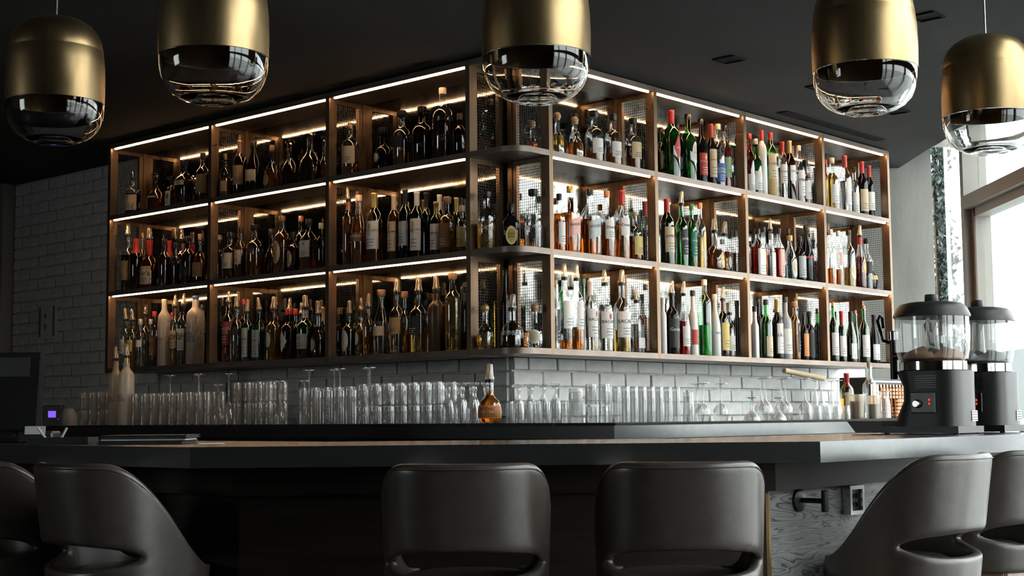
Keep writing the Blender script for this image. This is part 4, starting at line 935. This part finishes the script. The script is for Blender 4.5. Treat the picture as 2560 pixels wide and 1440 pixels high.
# ------------------------------------------------------------------ back counter with the glassware
LT = 1.114
bc = thing('back_counter', 'grey stone-topped back counter wrapping the corner under the racks', 'counter', (0, 0, 0))
LX, LY = -.435, -.85
MB().prism([(LX, 3.60), (LX, LY), (3.40, LY), (3.40, .38), (.38, .38), (.38, 3.60)], LT-.05, LT).obj('worktop', 'bar_stone', bc)
MB().prism([(LX+.03, 3.58), (LX+.03, LY+.03), (3.38, LY+.03), (3.38, .38), (.38, .38), (.38, 3.58)], 0, LT-.05).obj('carcass', 'bar_wood_dark', bc)
def bar_mat(label, x0, x1, y0, y1, along):
    t = thing('bar_mat', label, 'mat', ((x0+x1)/2, (y0+y1)/2, LT)); hx, hy = (x1-x0)/2, (y1-y0)/2
    MB().box(-hx, hx, -hy, hy, .0005, .004).obj('base_sheet', 'rubber', t)
    mb = MB(); n = int((hx if along == 'x' else hy)*2/.016)
    for k in range(n+1):
        q = -1+2*k/n
        if along == 'x': mb.box(q*hx-.002, q*hx+.002, -hy, hy, .004, .0095)
        else: mb.box(-hx, hx, q*hy-.002, q*hy+.002, .004, .0095)
    for k in range(7):
        q = -1+2*k/6
        if along == 'x': mb.box(-hx, hx, q*hy-.002, q*hy+.002, .006, .0098)
        else: mb.box(q*hx-.002, q*hx+.002, -hy, hy, .006, .0098)
    mb.obj('rib_grid', 'rubber', t, kind='stuff')
bar_mat('black ribbed rubber mat under the glasses on the dark left ledge', LX+.005, LX+.30, -.55, 3.13, 'y')
bar_mat('black ribbed rubber mat under the glasses on the daylit right ledge', -.42, 2.25, LY+.005, LY+.295, 'x')
GM = {}
def glass_mesh(ty, h, r):
    key = (ty, h, r)
    if key in GM: return GM[key]
    mb = MB(); b = min(.016, h*.12)
    if ty in ('highball', 'rocks', 'tumbler', 'shot'):
        k = .90 if ty != 'tumbler' else .80
        mb.lathe([(0, r*.97), (.0015, r), (h-b*1.2, r*(k+.02)), (h-.002, r*k), (h, r*(k-.04))], 18, False, True)
        mb.lathe([(.001, r*.955), (h-b*1.2, r*(k-.05)), (h-b, r*(k-.12))], 18, False, True)
    elif ty == 'wine':
        rb = r*1.0; hb = h*.46
        mb.lathe([(0, rb*.80), (.002, rb*.82), (hb*.35, rb*.98), (hb*.6, rb*.97), (hb*.85, rb*.62), (hb, .006), (hb+.02, .0035), (h-.016, .0035), (h-.006, .009), (h-.003, r*.92), (h, r*.92)], 18, False, True)
    elif ty == 'martini':
        hb = h*.40; mb.lathe([(0, r), (.003, r), (hb*.45, r*.82), (hb*.8, r*.4), (hb, .006), (hb+.012, .0035), (h-.012, .0035), (h-.005, .008), (h-.002, r*.75), (h, r*.75)], 18, False, True)
    elif ty == 'flute':
        hb = h*.66; mb.lathe([(0, r*.72), (.002, r*.74), (hb*.4, r*.78), (hb*.8, r*.52), (hb, .006), (hb+.01, .0035), (h-.012, .0035), (h-.004, .008), (h-.002, r), (h, r)], 18, False, True)
    elif ty == 'goblet':
        hb = h*.62; mb.lathe([(0, r*.92), (.002, r*.95), (hb*.5, r), (hb*.85, r*.85), (hb, r*.55), (hb+.008, r*.36), (h*.78, r*.34), (h*.82, r*.5), (h*.90, r*.42), (h-.012, r*.6), (h-.003, r*.86), (h, r*.86)], 18, False, True)
        mb.lathe([(.001, r*.90), (hb*.5, r*.94), (hb*.85, r*.76), (hb*.97, r*.4)], 18, False, True)
    else:
        mb.lathe([(0, r*.97), (.002, r), (h-.02, r*.96), (h-.004, r*.94), (h, r*.88)], 20, False, True)
        mb.lathe([(.001, r*.93), (h-.02, r*.90), (h-.012, r*.7)], 20, False, True)
        mb.tube([(r*.67, -r*.67, h*.75), (r*1.05, -r*1.05, h*.72), (r*1.22, -r*1.22, h*.5), (r*1.05, -r*1.05, h*.22), (r*.67, -r*.67, h*.18)], .006, 8)
    me = mb.mesh('glass'); me.materials.append(MATS['glassware']); GM[key] = me; return me
GN = dict(highball='highball glass', rocks='rocks glass', tumbler='tumbler', shot='shot glass', wine='stemmed wine glass', martini='coupe glass', flute='flute glass', goblet='footed glass', mug='glass mug with handle')
for ty, x, y, z, h, r, cl, rw, i, n in GLASSES:
    tier = ' upper' if z > 1.13 else (' lower' if ty in ('rocks', 'shot') else '')
    place = '' if n == 1 else f', {ordinal(i)} from left'
    rowt = {0: ' front row', 1: ' second row'}.get(rw, '') if ty in ('highball', 'rocks', 'shot', 'goblet') and 'line' not in cl and 'corner' not in cl or ty == 'highball' else ''
    o = mobj(GN[ty].split(' with')[0].replace(' ', '_'), glass_mesh(ty, h, r), None, None, (x, y, z+.0004)); o.rotation_euler.z = 0 if ty == 'mug' else random.uniform(0, 6)
    tag(o, f'upturned {GN[ty]}{place},{tier}{rowt} in {cl}' if n > 1 else f'upturned {GN[ty]}, {cl}', 'glass', 'glasses upside down on the ledge')
# bottles standing among the glasses
def loose(label, x, y, D, h, style, gl, lq, fill, lab, capk, txt, seed, rz=-math.pi/2, z=1.1245):
    t = thing('bottle', label, 'bottle', (x, y, z), rz); make_bottle(t, D, h, style, gl, lq, fill, lab, capk, txt, seed)
loose('frosted bottle with clear pourer cap, left of the pair on the ledge', -.36, 2.515, .070, .415, 'tall', 'frost', 'frost', .8, '-', 'pour', 'GREY|GOOSE', 900)
loose('frosted bottle with yellow neck band, right of the pair on the ledge', -.375, 2.395, .084, .425, 'tall', 'frost', 'frost', .8, '-', 'pourr:gold', 'GREY|GOOSE', 901)
loose('squat amber whisky bottle with orange label on the ledge by the wall corner', -.36, -.163, .096, .241, 'round', 'clear', 'amber', .8, 'o:.12:.42:62', 'pour', 'ROTHES|12', 902, -math.pi/2+.5)
loose('clear bottle with cork on the right ledge beside the copper basket', 1.86, -.66, .070, .278, 'wine', 'clear', 'clear', .12, '-', 'cork', '-', 903, 0)
loose('pale yellow bottle with red cap and cream label at the back of right ledge', 2.25, -.32, .070, .25, 'std', 'yell', 'gold', .5, 'c:.15:.6:60', 'tall:red', '-', 904, 0, 1.1143)
# right-hand ledge: tubs, carafe, copper basket, wooden stick, dark dispenser behind
for lab, x, y, r, h, fillh, mt_ in (('clear plastic tub of dark contents on the right ledge', 1.655, -.70, .038, .118, .085, 'cap_brown'), ('clear plastic tub of grey contents beside the glass carafe', 1.745, -.74, .030, .112, .07, 'grey_plastic')):
    t = thing('plastic_tub', lab, 'container', (x, y, 1.1245))
    MB().lathe([(0, r*.86), (h, r), (h, r+.003), (h-.006, r+.003)], 18, True, False).obj('tub', 'pour_plastic', t); MB().lathe([(.002, r*.84), (fillh, r*.92)], 18).obj('contents', mt_, t)
o = MB().lathe([(0, .028), (.004, .032), (.07, .031), (.10, .025), (.125, .026), (.134, .030)], 20, True, False).obj('glass_carafe', 'glassware', None, (1.80, -.765, 1.1245)); tag(o, 'small clear glass carafe in front of the corked bottle', 'carafe')
t = thing('copper_basket', 'round copper wire basket at the right end of the ledge', 'basket', (2.03, -.70, 1.1245))
mb = MB(); mb2 = MB(); R_ = .062
for k in range(22):
    a = 2*math.pi*k/22; mb.tube([((R_-.006)*math.cos(a), (R_-.006)*math.sin(a), .004), (R_*math.cos(a), R_*math.sin(a), .155)], .0016, 4)
for k in range(9):
    z = .008+k*.018; mb2.tube([((R_-.004)*math.cos(2*math.pi*i/24), (R_-.004)*math.sin(2*math.pi*i/24), z) for i in range(25)], .0016, 4, None, False)
mb.obj('upright_wires', 'copper', t, kind='stuff'); mb2.obj('hoop_wires', 'copper', t, kind='stuff'); MB().lathe([(.002, .05), (.09, .052), (.10, .045)], 20).obj('inner_cup', 'copper', t)
o = MB().tube([(1.13, -.62, 1.350), (1.42, -.66, 1.316)], .0125, 10).obj('wooden_stick', 'wood_light'); tag(o, 'pale wooden stick lying across tall stemmed glasses', 'stick')
t = thing('drinks_dispenser', 'dark metal drinks dispenser with copper grille at the back of the right ledge', 'dispenser', (2.98, -.05, LT+.0003))
MB().cbox(-.22, .27, -.12, .06, .002, .24, .008).obj('housing', 'machine_black', t)
for k in range(12): MB().box(-.20+k*.038, -.182+k*.038, -.128, -.1205, .05, .20).obj('grille_bar', 'copper', t)
MB().box(-.19, .24, -.126, -.1205, .212, .222).obj('light_bar', 'sticker_white', t)

# ------------------------------------------------------------------ bar
BT = 1.0744; A_ = (-2.233, -.768); B_ = (-1.074, -2.063)
def off(r, left_end=3.6, right_end=1.75):     # outline of the bar front offset inwards by r
    bx = (r-EF[1]*r)/EF[0]; b = (B_[0]+bx, B_[1]+r); ay = (r-EF[0]*r)/EF[1]; a = (A_[0]+r, A_[1]+ay)
    return [(A_[0]+r, left_end), a, b, (right_end, B_[1]+r)]
bar = thing('bar_counter', 'long dark bar counter with angled front and grey stone top', 'counter', (0, 0, 0))
def band(r0, r1, z0, z1, name, mat):
    o0, o1 = off(r0), off(r1)
    return MB().prism(o0+o1[::-1], z0, z1).obj(name, mat, bar)
top = band(0, .74, BT-.058, BT, 'countertop', 'bar_stone')
band(.20, .225, BT-.145, BT-.058, 'apron', 'bar_wood_dark')
o24 = off(.24); o27 = off(.26)
for k, nm in ((0, 'bar_wood_dark'), (1, 'bar_wood_dark'), (2, 'grain_ply')):
    MB().prism([o24[k], o24[k+1], o27[k+1], o27[k]], .10, BT-.06).obj('front_panel', nm, bar)
q = o24[2]; MB().box(q[0]-.004, q[0]+.004, q[1]-.006, q[1]+.004, .10, BT-.146).obj('edge_trim', 'brass_trim', bar)
band(.30, .32, 0, .10, 'plinth', 'black_metal')
band(.66, .70, 0, BT-.06, 'back_panel', 'bar_wood_dark')
# bag hooks and socket on the daylit panel
HY = o24[2][1]
for x, z, lab in ((-.796, .893, 'black bag hook left of the socket on the bar front'), (-.15, .885, 'black bag hook right of the socket on the bar front')):
    t = thing('bag_hook', lab, 'hook', (x, HY-.0005, z), 0, 'bag hooks')
    MB().lathe([(0, .034), (.008, .034), (.012, .028)], 20, M=Matrix.Rotation(math.pi/2, 4, 'X')).obj('rosette', 'black_metal', t)
    MB().tube([(0, -.010, 0), (0, -.085, 0)], .008, 10).obj('stem', 'black_metal', t)
    MB().cbox(-.012, .012, -.097, -.083, -.032, .032, .003).obj('end_plate', 'black_metal', t)
t = thing('socket_box', 'square steel-framed power socket on the bar front panel', 'socket', (-.488, HY-.0005, .880))
mb = MB()
for x0, x1, z0, z1 in ((-.045, .045, .033, .045), (-.045, .045, -.045, -.033), (-.045, -.033, -.033, .033), (.033, .045, -.033, .033)): mb.box(x0, x1, -.03, 0, z0, z1)
mb.obj('frame', 'steel', t); MB().box(-.033, .033, -.018, 0, -.033, .033).obj('faceplate', 'black_metal', t)
for x, z in ((-.012, .012), (.012, .012), (-.012, -.014), (.012, -.014)): MB().cbox(x-.006, x+.006, -.021, -.018, z-.008, z+.008, .001).obj('outlet', 'chrome', t)

# ------------------------------------------------------------------ pendant lamps
def lamp_meshes():
    pr = [(.135, .1635), (.20, .165), (.27, .163), (.315, .158)]
    shade = MB().lathe(pr+[(.3175, .1571), (.320, .1575)]+[(.350, .1525), (.380, .140), (.405, .118), (.424, .086), (.434, .050), (.438, .018), (.438, .004)], 48, False, True).mesh('metal_shade', 50)
    inner = MB().lathe([(.136, .1605), (.27, .160), (.345, .149), (.398, .112), (.430, .004)], 40, False, True).mesh('inner_shade', 50)
    rim = MB().lathe([(.1345, .1605), (.1345, .1642), (.1375, .1642), (.1375, .1605), (.1345, .1605)], 48, False, False).mesh('rim_band', 30)
    og = [(.1335, .1632), (.10, .161), (.07, .154), (.045, .141), (.025, .122), (.011, .098), (.004, .075), (.0, .066), (.006, .052), (.011, .03), (.013, .0)]
    ig = [(.1335, .1582), (.10, .156), (.072, .149), (.049, .136), (.031, .118), (.018, .095), (.013, .070), (.015, .052), (.018, .03), (.019, .0)]
    seg = 48; mb = MB(); o_ = og[:-1]; i_ = ig[:-1]
    mb.lathe(o_[::-1]+i_, seg, True, False, smooth=True); n0 = len(mb.v); mb.f.append(tuple(n0-seg+i for i in range(seg))); mb.smooth.append(True)
    bowl = mb.mesh('glass_bowl', 70)
    cord = MB().tube([(0, 0, .438), (0, 0, .9)], .0035, 8).mesh('cord')
    sock = MB().lathe([(.30, .022), (.425, .022)], 16).mesh('socket'); bulb = MB().lathe([(.215, .004), (.222, .02), (.24, .032), (.262, .034), (.285, .024), (.30, .018)], 18).mesh('bulb')
    canopy = MB().lathe([(0, .045), (.018, .045)], 20).mesh('ceiling_rose')
    return shade, inner, rim, bowl, cord, sock, bulb, canopy
LM = lamp_meshes()
LZ = 2.095
for (lat, z, lab) in ((-1.558, 4.85, 'brass and glass pendant lamp hanging lowest at the far left'), (-.889, 4.24, 'brass and glass pendant lamp second from left, above the dark bar end'), (.080, 4.27, 'brass and glass pendant lamp in the middle, before the corner shelves'),
                      (1.124, 4.48, 'brass and glass pendant lamp fourth from left, before the grey ceiling'), (1.752, 5.20, 'brass and glass pendant lamp at the far right by the window')):
    x, y = rf(lat, z); t = thing('pendant_lamp', lab, 'lamp', (x, y, LZ), 0, 'brass pendant lamps over the bar')
    t.rotation_euler.z = lat*3
    for me, nm, mt_ in zip(LM[:7], ('metal_shade', 'inner_shade', 'rim_band', 'glass_bowl', 'cord', 'lamp_socket', 'bulb'), ('brass', 'brass_inner', 'brass', 'lamp_glass', 'steel', 'black_metal', 'bulb_frost')):
        mobj(nm, me, mt_, t)
    mobj('ceiling_rose', LM[7], 'brass', t, (0, 0, HC-LZ-.018))
for v in LM[4].vertices:
    if v.co.z > .6: v.co.z = HC-LZ-.017

# ------------------------------------------------------------------ bar chairs
def sm(t): t = max(0, min(1, t)); return t*t*(3-2*t)
def chair_meshes():
    mb = MB(); TH = [math.radians(-140+280*i/46) for i in range(47)]; S0 = math.radians(64)
    def pos(th, z):
        v = (z-.66)/.38; ax, ay = .198+.014*v, .190+.022*v
        n = 2.6; c, s = math.cos(th), math.sin(th); k = 1/((abs(c)**n+abs(s)**n)**(1/n))
        return (ax*s*k, -ay*c*k-.035*v*max(0, c), z)
    def topz(th): return .738+.297*sm((math.radians(132)-abs(th))/math.radians(88))
    def botz(th): return .655+.03*sm((abs(th)-math.radians(60))/math.radians(60))
    def slot(th): return .034*math.sqrt(max(0, 1-(th/S0)**2))
    grid = {}; vs = []; NU, NL = 7, 4
    for i, th in enumerate(TH):
        sh = slot(th); zm = .776 if abs(th) < S0 else .776-.07*sm((abs(th)-S0)/math.radians(50))
        for j in range(NU+1): grid['u', i, j] = len(vs); z0 = zm+sh; vs.append(pos(th, z0+(topz(th)-z0)*j/NU))
        for j in range(NL+1):
            z1 = zm-sh
            if j == NL and sh < 1e-6: grid['l', i, j] = grid['u', i, 0]
            else: grid['l', i, j] = len(vs); vs.append(pos(th, botz(th)+(z1-botz(th))*j/NL))
    fs = []
    for i in range(len(TH)-1):
        for key, n in (('u', NU), ('l', NL)):
            for j in range(n): fs.append((grid[key, i, j], grid[key, i+1, j], grid[key, i+1, j+1], grid[key, i, j+1]))
    shell = mb.add(vs, fs, True).mesh('shell', 180)
    cm = MB(); prof = [(.645, .10), (.647, .150), (.655, .170), (.67, .178), (.71, .178), (.725, .170), (.733, .150), (.737, .10), (.738, .0001)]
    cm.lathe(prof, 36, True, False, sy=1.06, smooth=True); cm.v = [(x*1.04, y+.045, z) for x, y, z in cm.v]; seat = cm.mesh('seat_cushion', 180)
    seam = MB().tube([tuple(Vector(pos(th, topz(th)-.016))*1+Vector((0, 0, 0))) for th in TH[7:-7]], .0022, 6)
    seam.v = [(x*1.068, y*1.068, z) for x, y, z in seam.v]; seam = seam.mesh('piping')
    leg = MB().add([(-.02, -.02, .66), (.02, -.02, .66), (.02, .02, .66), (-.02, .02, .66), (.022, .022, 0), (.05, .022, 0), (.05, .05, 0), (.022, .05, 0)], [(0, 1, 2, 3), (4, 5, 6, 7), (0, 1, 5, 4), (1, 2, 6, 5), (2, 3, 7, 6), (3, 0, 4, 7)]).mesh('leg')
    apr = MB()
    for a in range(4): apr.box(-.145, .145, -.155, -.13, .60, .655, Matrix.Rotation(a*math.pi/2, 4, 'Z'))
    apr = apr.mesh('leg_frame')
    ring = MB().tube([(.185*math.cos(2*math.pi*i/28), .185*math.sin(2*math.pi*i/28), .25) for i in range(29)], .008, 8, None, False).mesh('foot_ring')
    return shell, seat, seam, leg, apr, ring
CM = chair_meshes()
def chair(x, y, rz, label):
    t = thing('bar_chair', label, 'chair', (x, y, 0), rz, 'leather bar chairs')
    s = mobj('shell', CM[0], 'leather', t)
    md = s.modifiers.new('solid', 'SOLIDIFY'); md.thickness = .034; md.offset = 0
    md = s.modifiers.new('subd', 'SUBSURF'); md.levels = 2; md.render_levels = 2
    mobj('seat_cushion', CM[1], 'leather', t); mobj('piping', CM[2], 'leather_seam', t); mobj('leg_frame', CM[4], 'chair_wood', t); mobj('foot_ring', CM[5], 'steel', t)
    for k in range(4):
        l = mobj('leg', CM[3], 'chair_wood', t); a = k*math.pi/2; l.location = (.135*math.cos(a+math.pi/4)*1.35, .135*math.sin(a+math.pi/4)*1.35, 0); l.rotation_euler.z = a
for lat, z, lab in ((-.126, 3.88, 'dark leather bar chair left of the two facing the bar front'), (.436, 3.88, 'dark leather bar chair right of the two facing the bar front')):
    chair(*rf(lat, z), YAW-math.pi/2, lab)
chair(-.64, -2.075, 0, 'grey leather bar chair in daylight beside the socket panel')
chair(-.11, -2.075, 0, 'grey leather bar chair cut off by the right picture edge')
chair(-2.24, -.49, -math.pi/2, 'dark leather bar chair seen sideways at the left bar end')
chair(-2.24, .06, -math.pi/2, 'dark leather bar chair cut off by the left picture edge')

# ------------------------------------------------------------------ hot drink dispensers
def machine(x, y, label, cocoa_col):
    t = thing('hot_drink_dispenser', label, 'dispenser', (x, y, BT+.0005), 0, 'hot drink dispensers')
    MB().prism([(-.105, -.135), (.105, -.135), (.105, .16), (-.105, .16)], .004, .028).obj('base', 'machine_black', t)
    for fx, fy in ((-.09, -.12), (.09, -.12), (-.09, .145), (.09, .145)): MB().lathe([(0, .010), (.005, .010)], 10, M=Matrix.Translation((fx, fy, 0))).obj('foot', 'rubber', t)
    tr = MB(); tr.add([(-.10, .16, .005), (.10, .16, .005), (.10, .265, .005), (-.10, .265, .005), (-.10, .16, .048), (.10, .16, .048), (.10, .30, .048), (-.10, .30, .048)], [(0, 1, 2, 3), (4, 5, 6, 7), (0, 1, 5, 4), (1, 2, 6, 5), (2, 3, 7, 6), (3, 0, 4, 7)]); tr.obj('drip_tray', 'machine_black', t)
    body = MB(); sec = []
    for z, s, fy in ((.028, .108, .12), (.06, .106, .115), (.12, .105, .085), (.17, .105, .085), (.226, .108, .112)):
        ring = []
        for i in range(32):
            a = 2*math.pi*i/32; n = 5; c, q_ = math.cos(a), math.sin(a); k = 1/((abs(c)**n+abs(q_)**n)**(1/n)); ring.append((s*c*k, (fy if q_ > 0 else .125)*q_*k, z))
        sec.append(ring)
    vs = [p for r in sec for p in r]; fs = [(j*32+i, j*32+(i+1) % 32, (j+1)*32+(i+1) % 32, (j+1)*32+i) for j in range(4) for i in range(32)]+[tuple(range(31, -1, -1)), tuple(128+i for i in range(32))]
    b = body.add(vs, fs, True).obj('body', 'machine_black', t)
    MB().cbox(-.1115, -.1045, -.055, .040, .075, .150, .003).obj('control_panel', 'machine_gloss', b)
    MB().lathe([(0, .016), (.012, .014), (.018, .011)], 18, M=Matrix.Translation((-.1115, .012, .108)) @ Matrix.Rotation(-math.pi/2, 4, 'Y')).obj('control_knob', 'steel', b)
    for k in range(2): MB().box(-.1125, -.1114, -.036, -.030, .104+k*.014, .112+k*.014).obj('display', 'red_display', b)
    for k in range(6): MB().box(-.1075, -.104, -.06, .02, .165+k*.008, .168+k*.008).obj('vent_slot', 'machine_gloss', b)
    st = MB().box(.03, .075, -.1270, -.1245, .045, .083).obj('rating_sticker', 'sticker_white', b)
    for k in range(4): MB().box(.033, .072, -.1276, -.1269, .049+k*.009, .0515+k*.009).obj('print_line', 'ink_dark', st)
    MB().lathe([(.226, .112), (.229, .119), (.259, .119), (.264, .112)], 40).obj('chrome_band', 'chrome', t)
    MB().lathe([(.264, .112), (.268, .124), (.30, .130), (.36, .132), (.424, .132)], 40, False, False).obj('bowl', 'machine_bowl', t)
    MB().lathe([(.265, .10), (.268, .09), (.282, .055), (.296, .035), (.31, .024), (.42, .020)], 20).obj('mixing_column', 'machine_bowl', t)
    rnd = random.Random(int(x*100)); pts = [(.268, .114)]
    c = MB().lathe([(.2665, .108), (.272, .116), (.284, .098), (.292, .060), (.298, .040)], 32, True, False); c.v = [(vx, vy, vz+(.012*math.sin(3*math.atan2(vy, vx))+rnd.uniform(0, .008) if vz > .28 else 0)) for vx, vy, vz in c.v]
    c.obj('residue', cocoa_col, t)
    lid = MB().lathe([(.420, .126), (.420, .136), (.426, .137), (.455, .124), (.468, .110), (.474, .085), (.477, .03)], 44).obj('lid', 'machine_black', t)
    MB().lathe([(.474, .021), (.478, .0235), (.500, .0235), (.504, .020)], 24).obj('lid_knob', 'machine_black', lid)
    tp = MB().tube([(0, .10, .285), (0, .150, .285)], .014, 12).tube([(0, .155, .20), (0, .155, .345)], .0135, 14).obj('tap', 'machine_gloss', t)
    MB().lathe([(.345, .018), (.375, .019), (.378, .016)], 18, M=Matrix.Translation((0, .155, 0))).obj('tap_collar', 'chrome', tp)
    MB().tube([(0, .168, .335), (0, .195, .345), (0, .205, .38), (0, .215, .42), (0, .205, .440), (0, .195, .425), (0, .192, .39)], .0065, 8).obj('tap_lever', 'machine_gloss', tp)
machine(.29, -1.75, 'black hot chocolate dispenser with brown residue, nearer the camera', 'cocoa')
machine(.68, -1.75, 'black hot drink dispenser with cloudy bowl, nearer the window', 'grey_plastic')

# ------------------------------------------------------------------ left end: till, card reader, printer, menus
t = thing('till_monitor', 'black till monitor seen from behind at the left bar end', 'monitor', (-1.93, .78, BT+.0005), math.radians(-52))
MB().cbox(-.135, .135, -.10, .08, .0, .02, .004).obj('stand_base', 'matte_black', t); MB().box(-.03, .03, -.02, .02, .02, .12).obj('neck', 'matte_black', t)
sc_ = MB().cbox(-.125, .125, -.030, .012, .035, .325, .006, Matrix.Rotation(-.12, 4, 'X')).obj('screen_housing', 'matte_black', t)
MB().box(-.10, .085, -.033, -.0305, .235, .305, Matrix.Rotation(-.12, 4, 'X')).obj('rear_cover', 'menu_cover', sc_)
t = thing('receipt_printer', 'small black receipt printer with pale paper at the far left', 'printer', (-1.98, .46, BT+.0005), math.radians(-48))
MB().cbox(-.06, .06, -.05, .05, 0, .040, .006).obj('housing', 'machine_black', t); MB().box(-.035, .035, -.056, -.053, .022, .050, Matrix.Rotation(-.15, 4, 'X')).obj('paper', 'paper', t)
t = thing('card_reader', 'small dark card reader with purple screen below the brick wall', 'card reader', (-.20, 3.39, LT+.0005), math.radians(-50))
MB().cbox(-.055, .055, -.03, .03, 0, .125, .006).obj('housing', 'machine_black', t); MB().box(-.022, .022, -.033, -.0305, .055, .092).obj('screen', 'purple_display', t); MB().box(.034, .038, -.0325, -.0305, .044, .048).obj('indicator_lamp', 'purple_display', t)
o = MB().lathe([(0, .050), (.01, .052), (.07, .045), (.10, .030), (.105, .01)], 20).obj('napkin_holder', 'grey_plastic', None, (-.20, 3.236, LT+.0005)); tag(o, 'small rounded grey napkin holder beside the card reader', 'holder')
x, y = rf(-1.16, 4.62)
for k in range(3):
    rz = YAW-math.pi/2+(-.02, .03, .0)[k]; xx = x+(k-1)*.006
    t = thing('menu_folder', ('bottom black menu folder of the stack on the bar', 'middle black menu folder of the stack on the bar', 'topmost black menu folder of the stack on the bar')[k], 'menu', (xx, y, BT+.0005+k*.0095), rz, 'menus on the bar')
    MB().cbox(-.135, .135, -.10, .10, 0, .0022, .0006).obj('cover', 'menu_cover', t); MB().box(-.130, .130, -.097, .097, .0023, .0066).obj('pages', 'paper' if k == 1 else 'menu_cover', t); MB().cbox(-.135, .135, -.10, .10, .0067, .009, .0006).obj('cover', 'menu_cover', t)
t = thing('caddy_tray', 'low black caddy tray on the bar left of the menus', 'tray', (*rf(-1.47, 4.72), BT+.0005), YAW-math.pi/2)
mb = MB().box(-.10, .10, -.06, .06, 0, .004)
for q in ((-.10, .10, -.06, -.056), (-.10, .10, .056, .06), (-.10, -.096, -.056, .056), (.096, .10, -.056, .056)): mb.box(*q, .004, .022)
mb.obj('tray', 'machine_black', t)
for dx, tl, lab in ((-.045, -.10, 'left white paper straw standing in the black caddy'), (-.012, .07, 'right white paper straw standing in the black caddy')):
    xx, yy = rf(-1.47+dx, 4.72); o = MB().tube([(0, 0, .0), (tl*.25, tl*-.25, .048)], .004, 8).obj('paper_straw', 'paper', None, (xx, yy, BT+.0052)); tag(o, lab, 'straw', 'straws in the caddy')
o = MB().cbox(-.05, .05, -.02, .02, 0, .002, .0005).obj('bill_slip', 'paper', None, (*rf(-.95, 4.50), BT+.0005)); tag(o, 'thin pale paper slip lying beside the menu stack', 'paper')
t = thing('wall_switch', 'white double wall switch panel on the painted brick wall', 'switch', (.383, 4.47, 1.80), -math.pi/2)
MB().cbox(-.11, .11, -.012, .010, -.115, .115, .003).obj('plate', 'switch_white', t); MB().cbox(-.05, .05, -.022, -.012, -.095, .095, .003).obj('cover', 'switch_white', t)
for x0 in (-.095, .075): MB().box(x0, x0+.02, -.015, -.012, -.10, .10).obj('side_rib', 'grey_plastic', t)
for z0 in (-.05, .02): MB().box(-.012, .012, -.0245, -.022, z0, z0+.03).obj('toggle', 'grey_plastic', t)
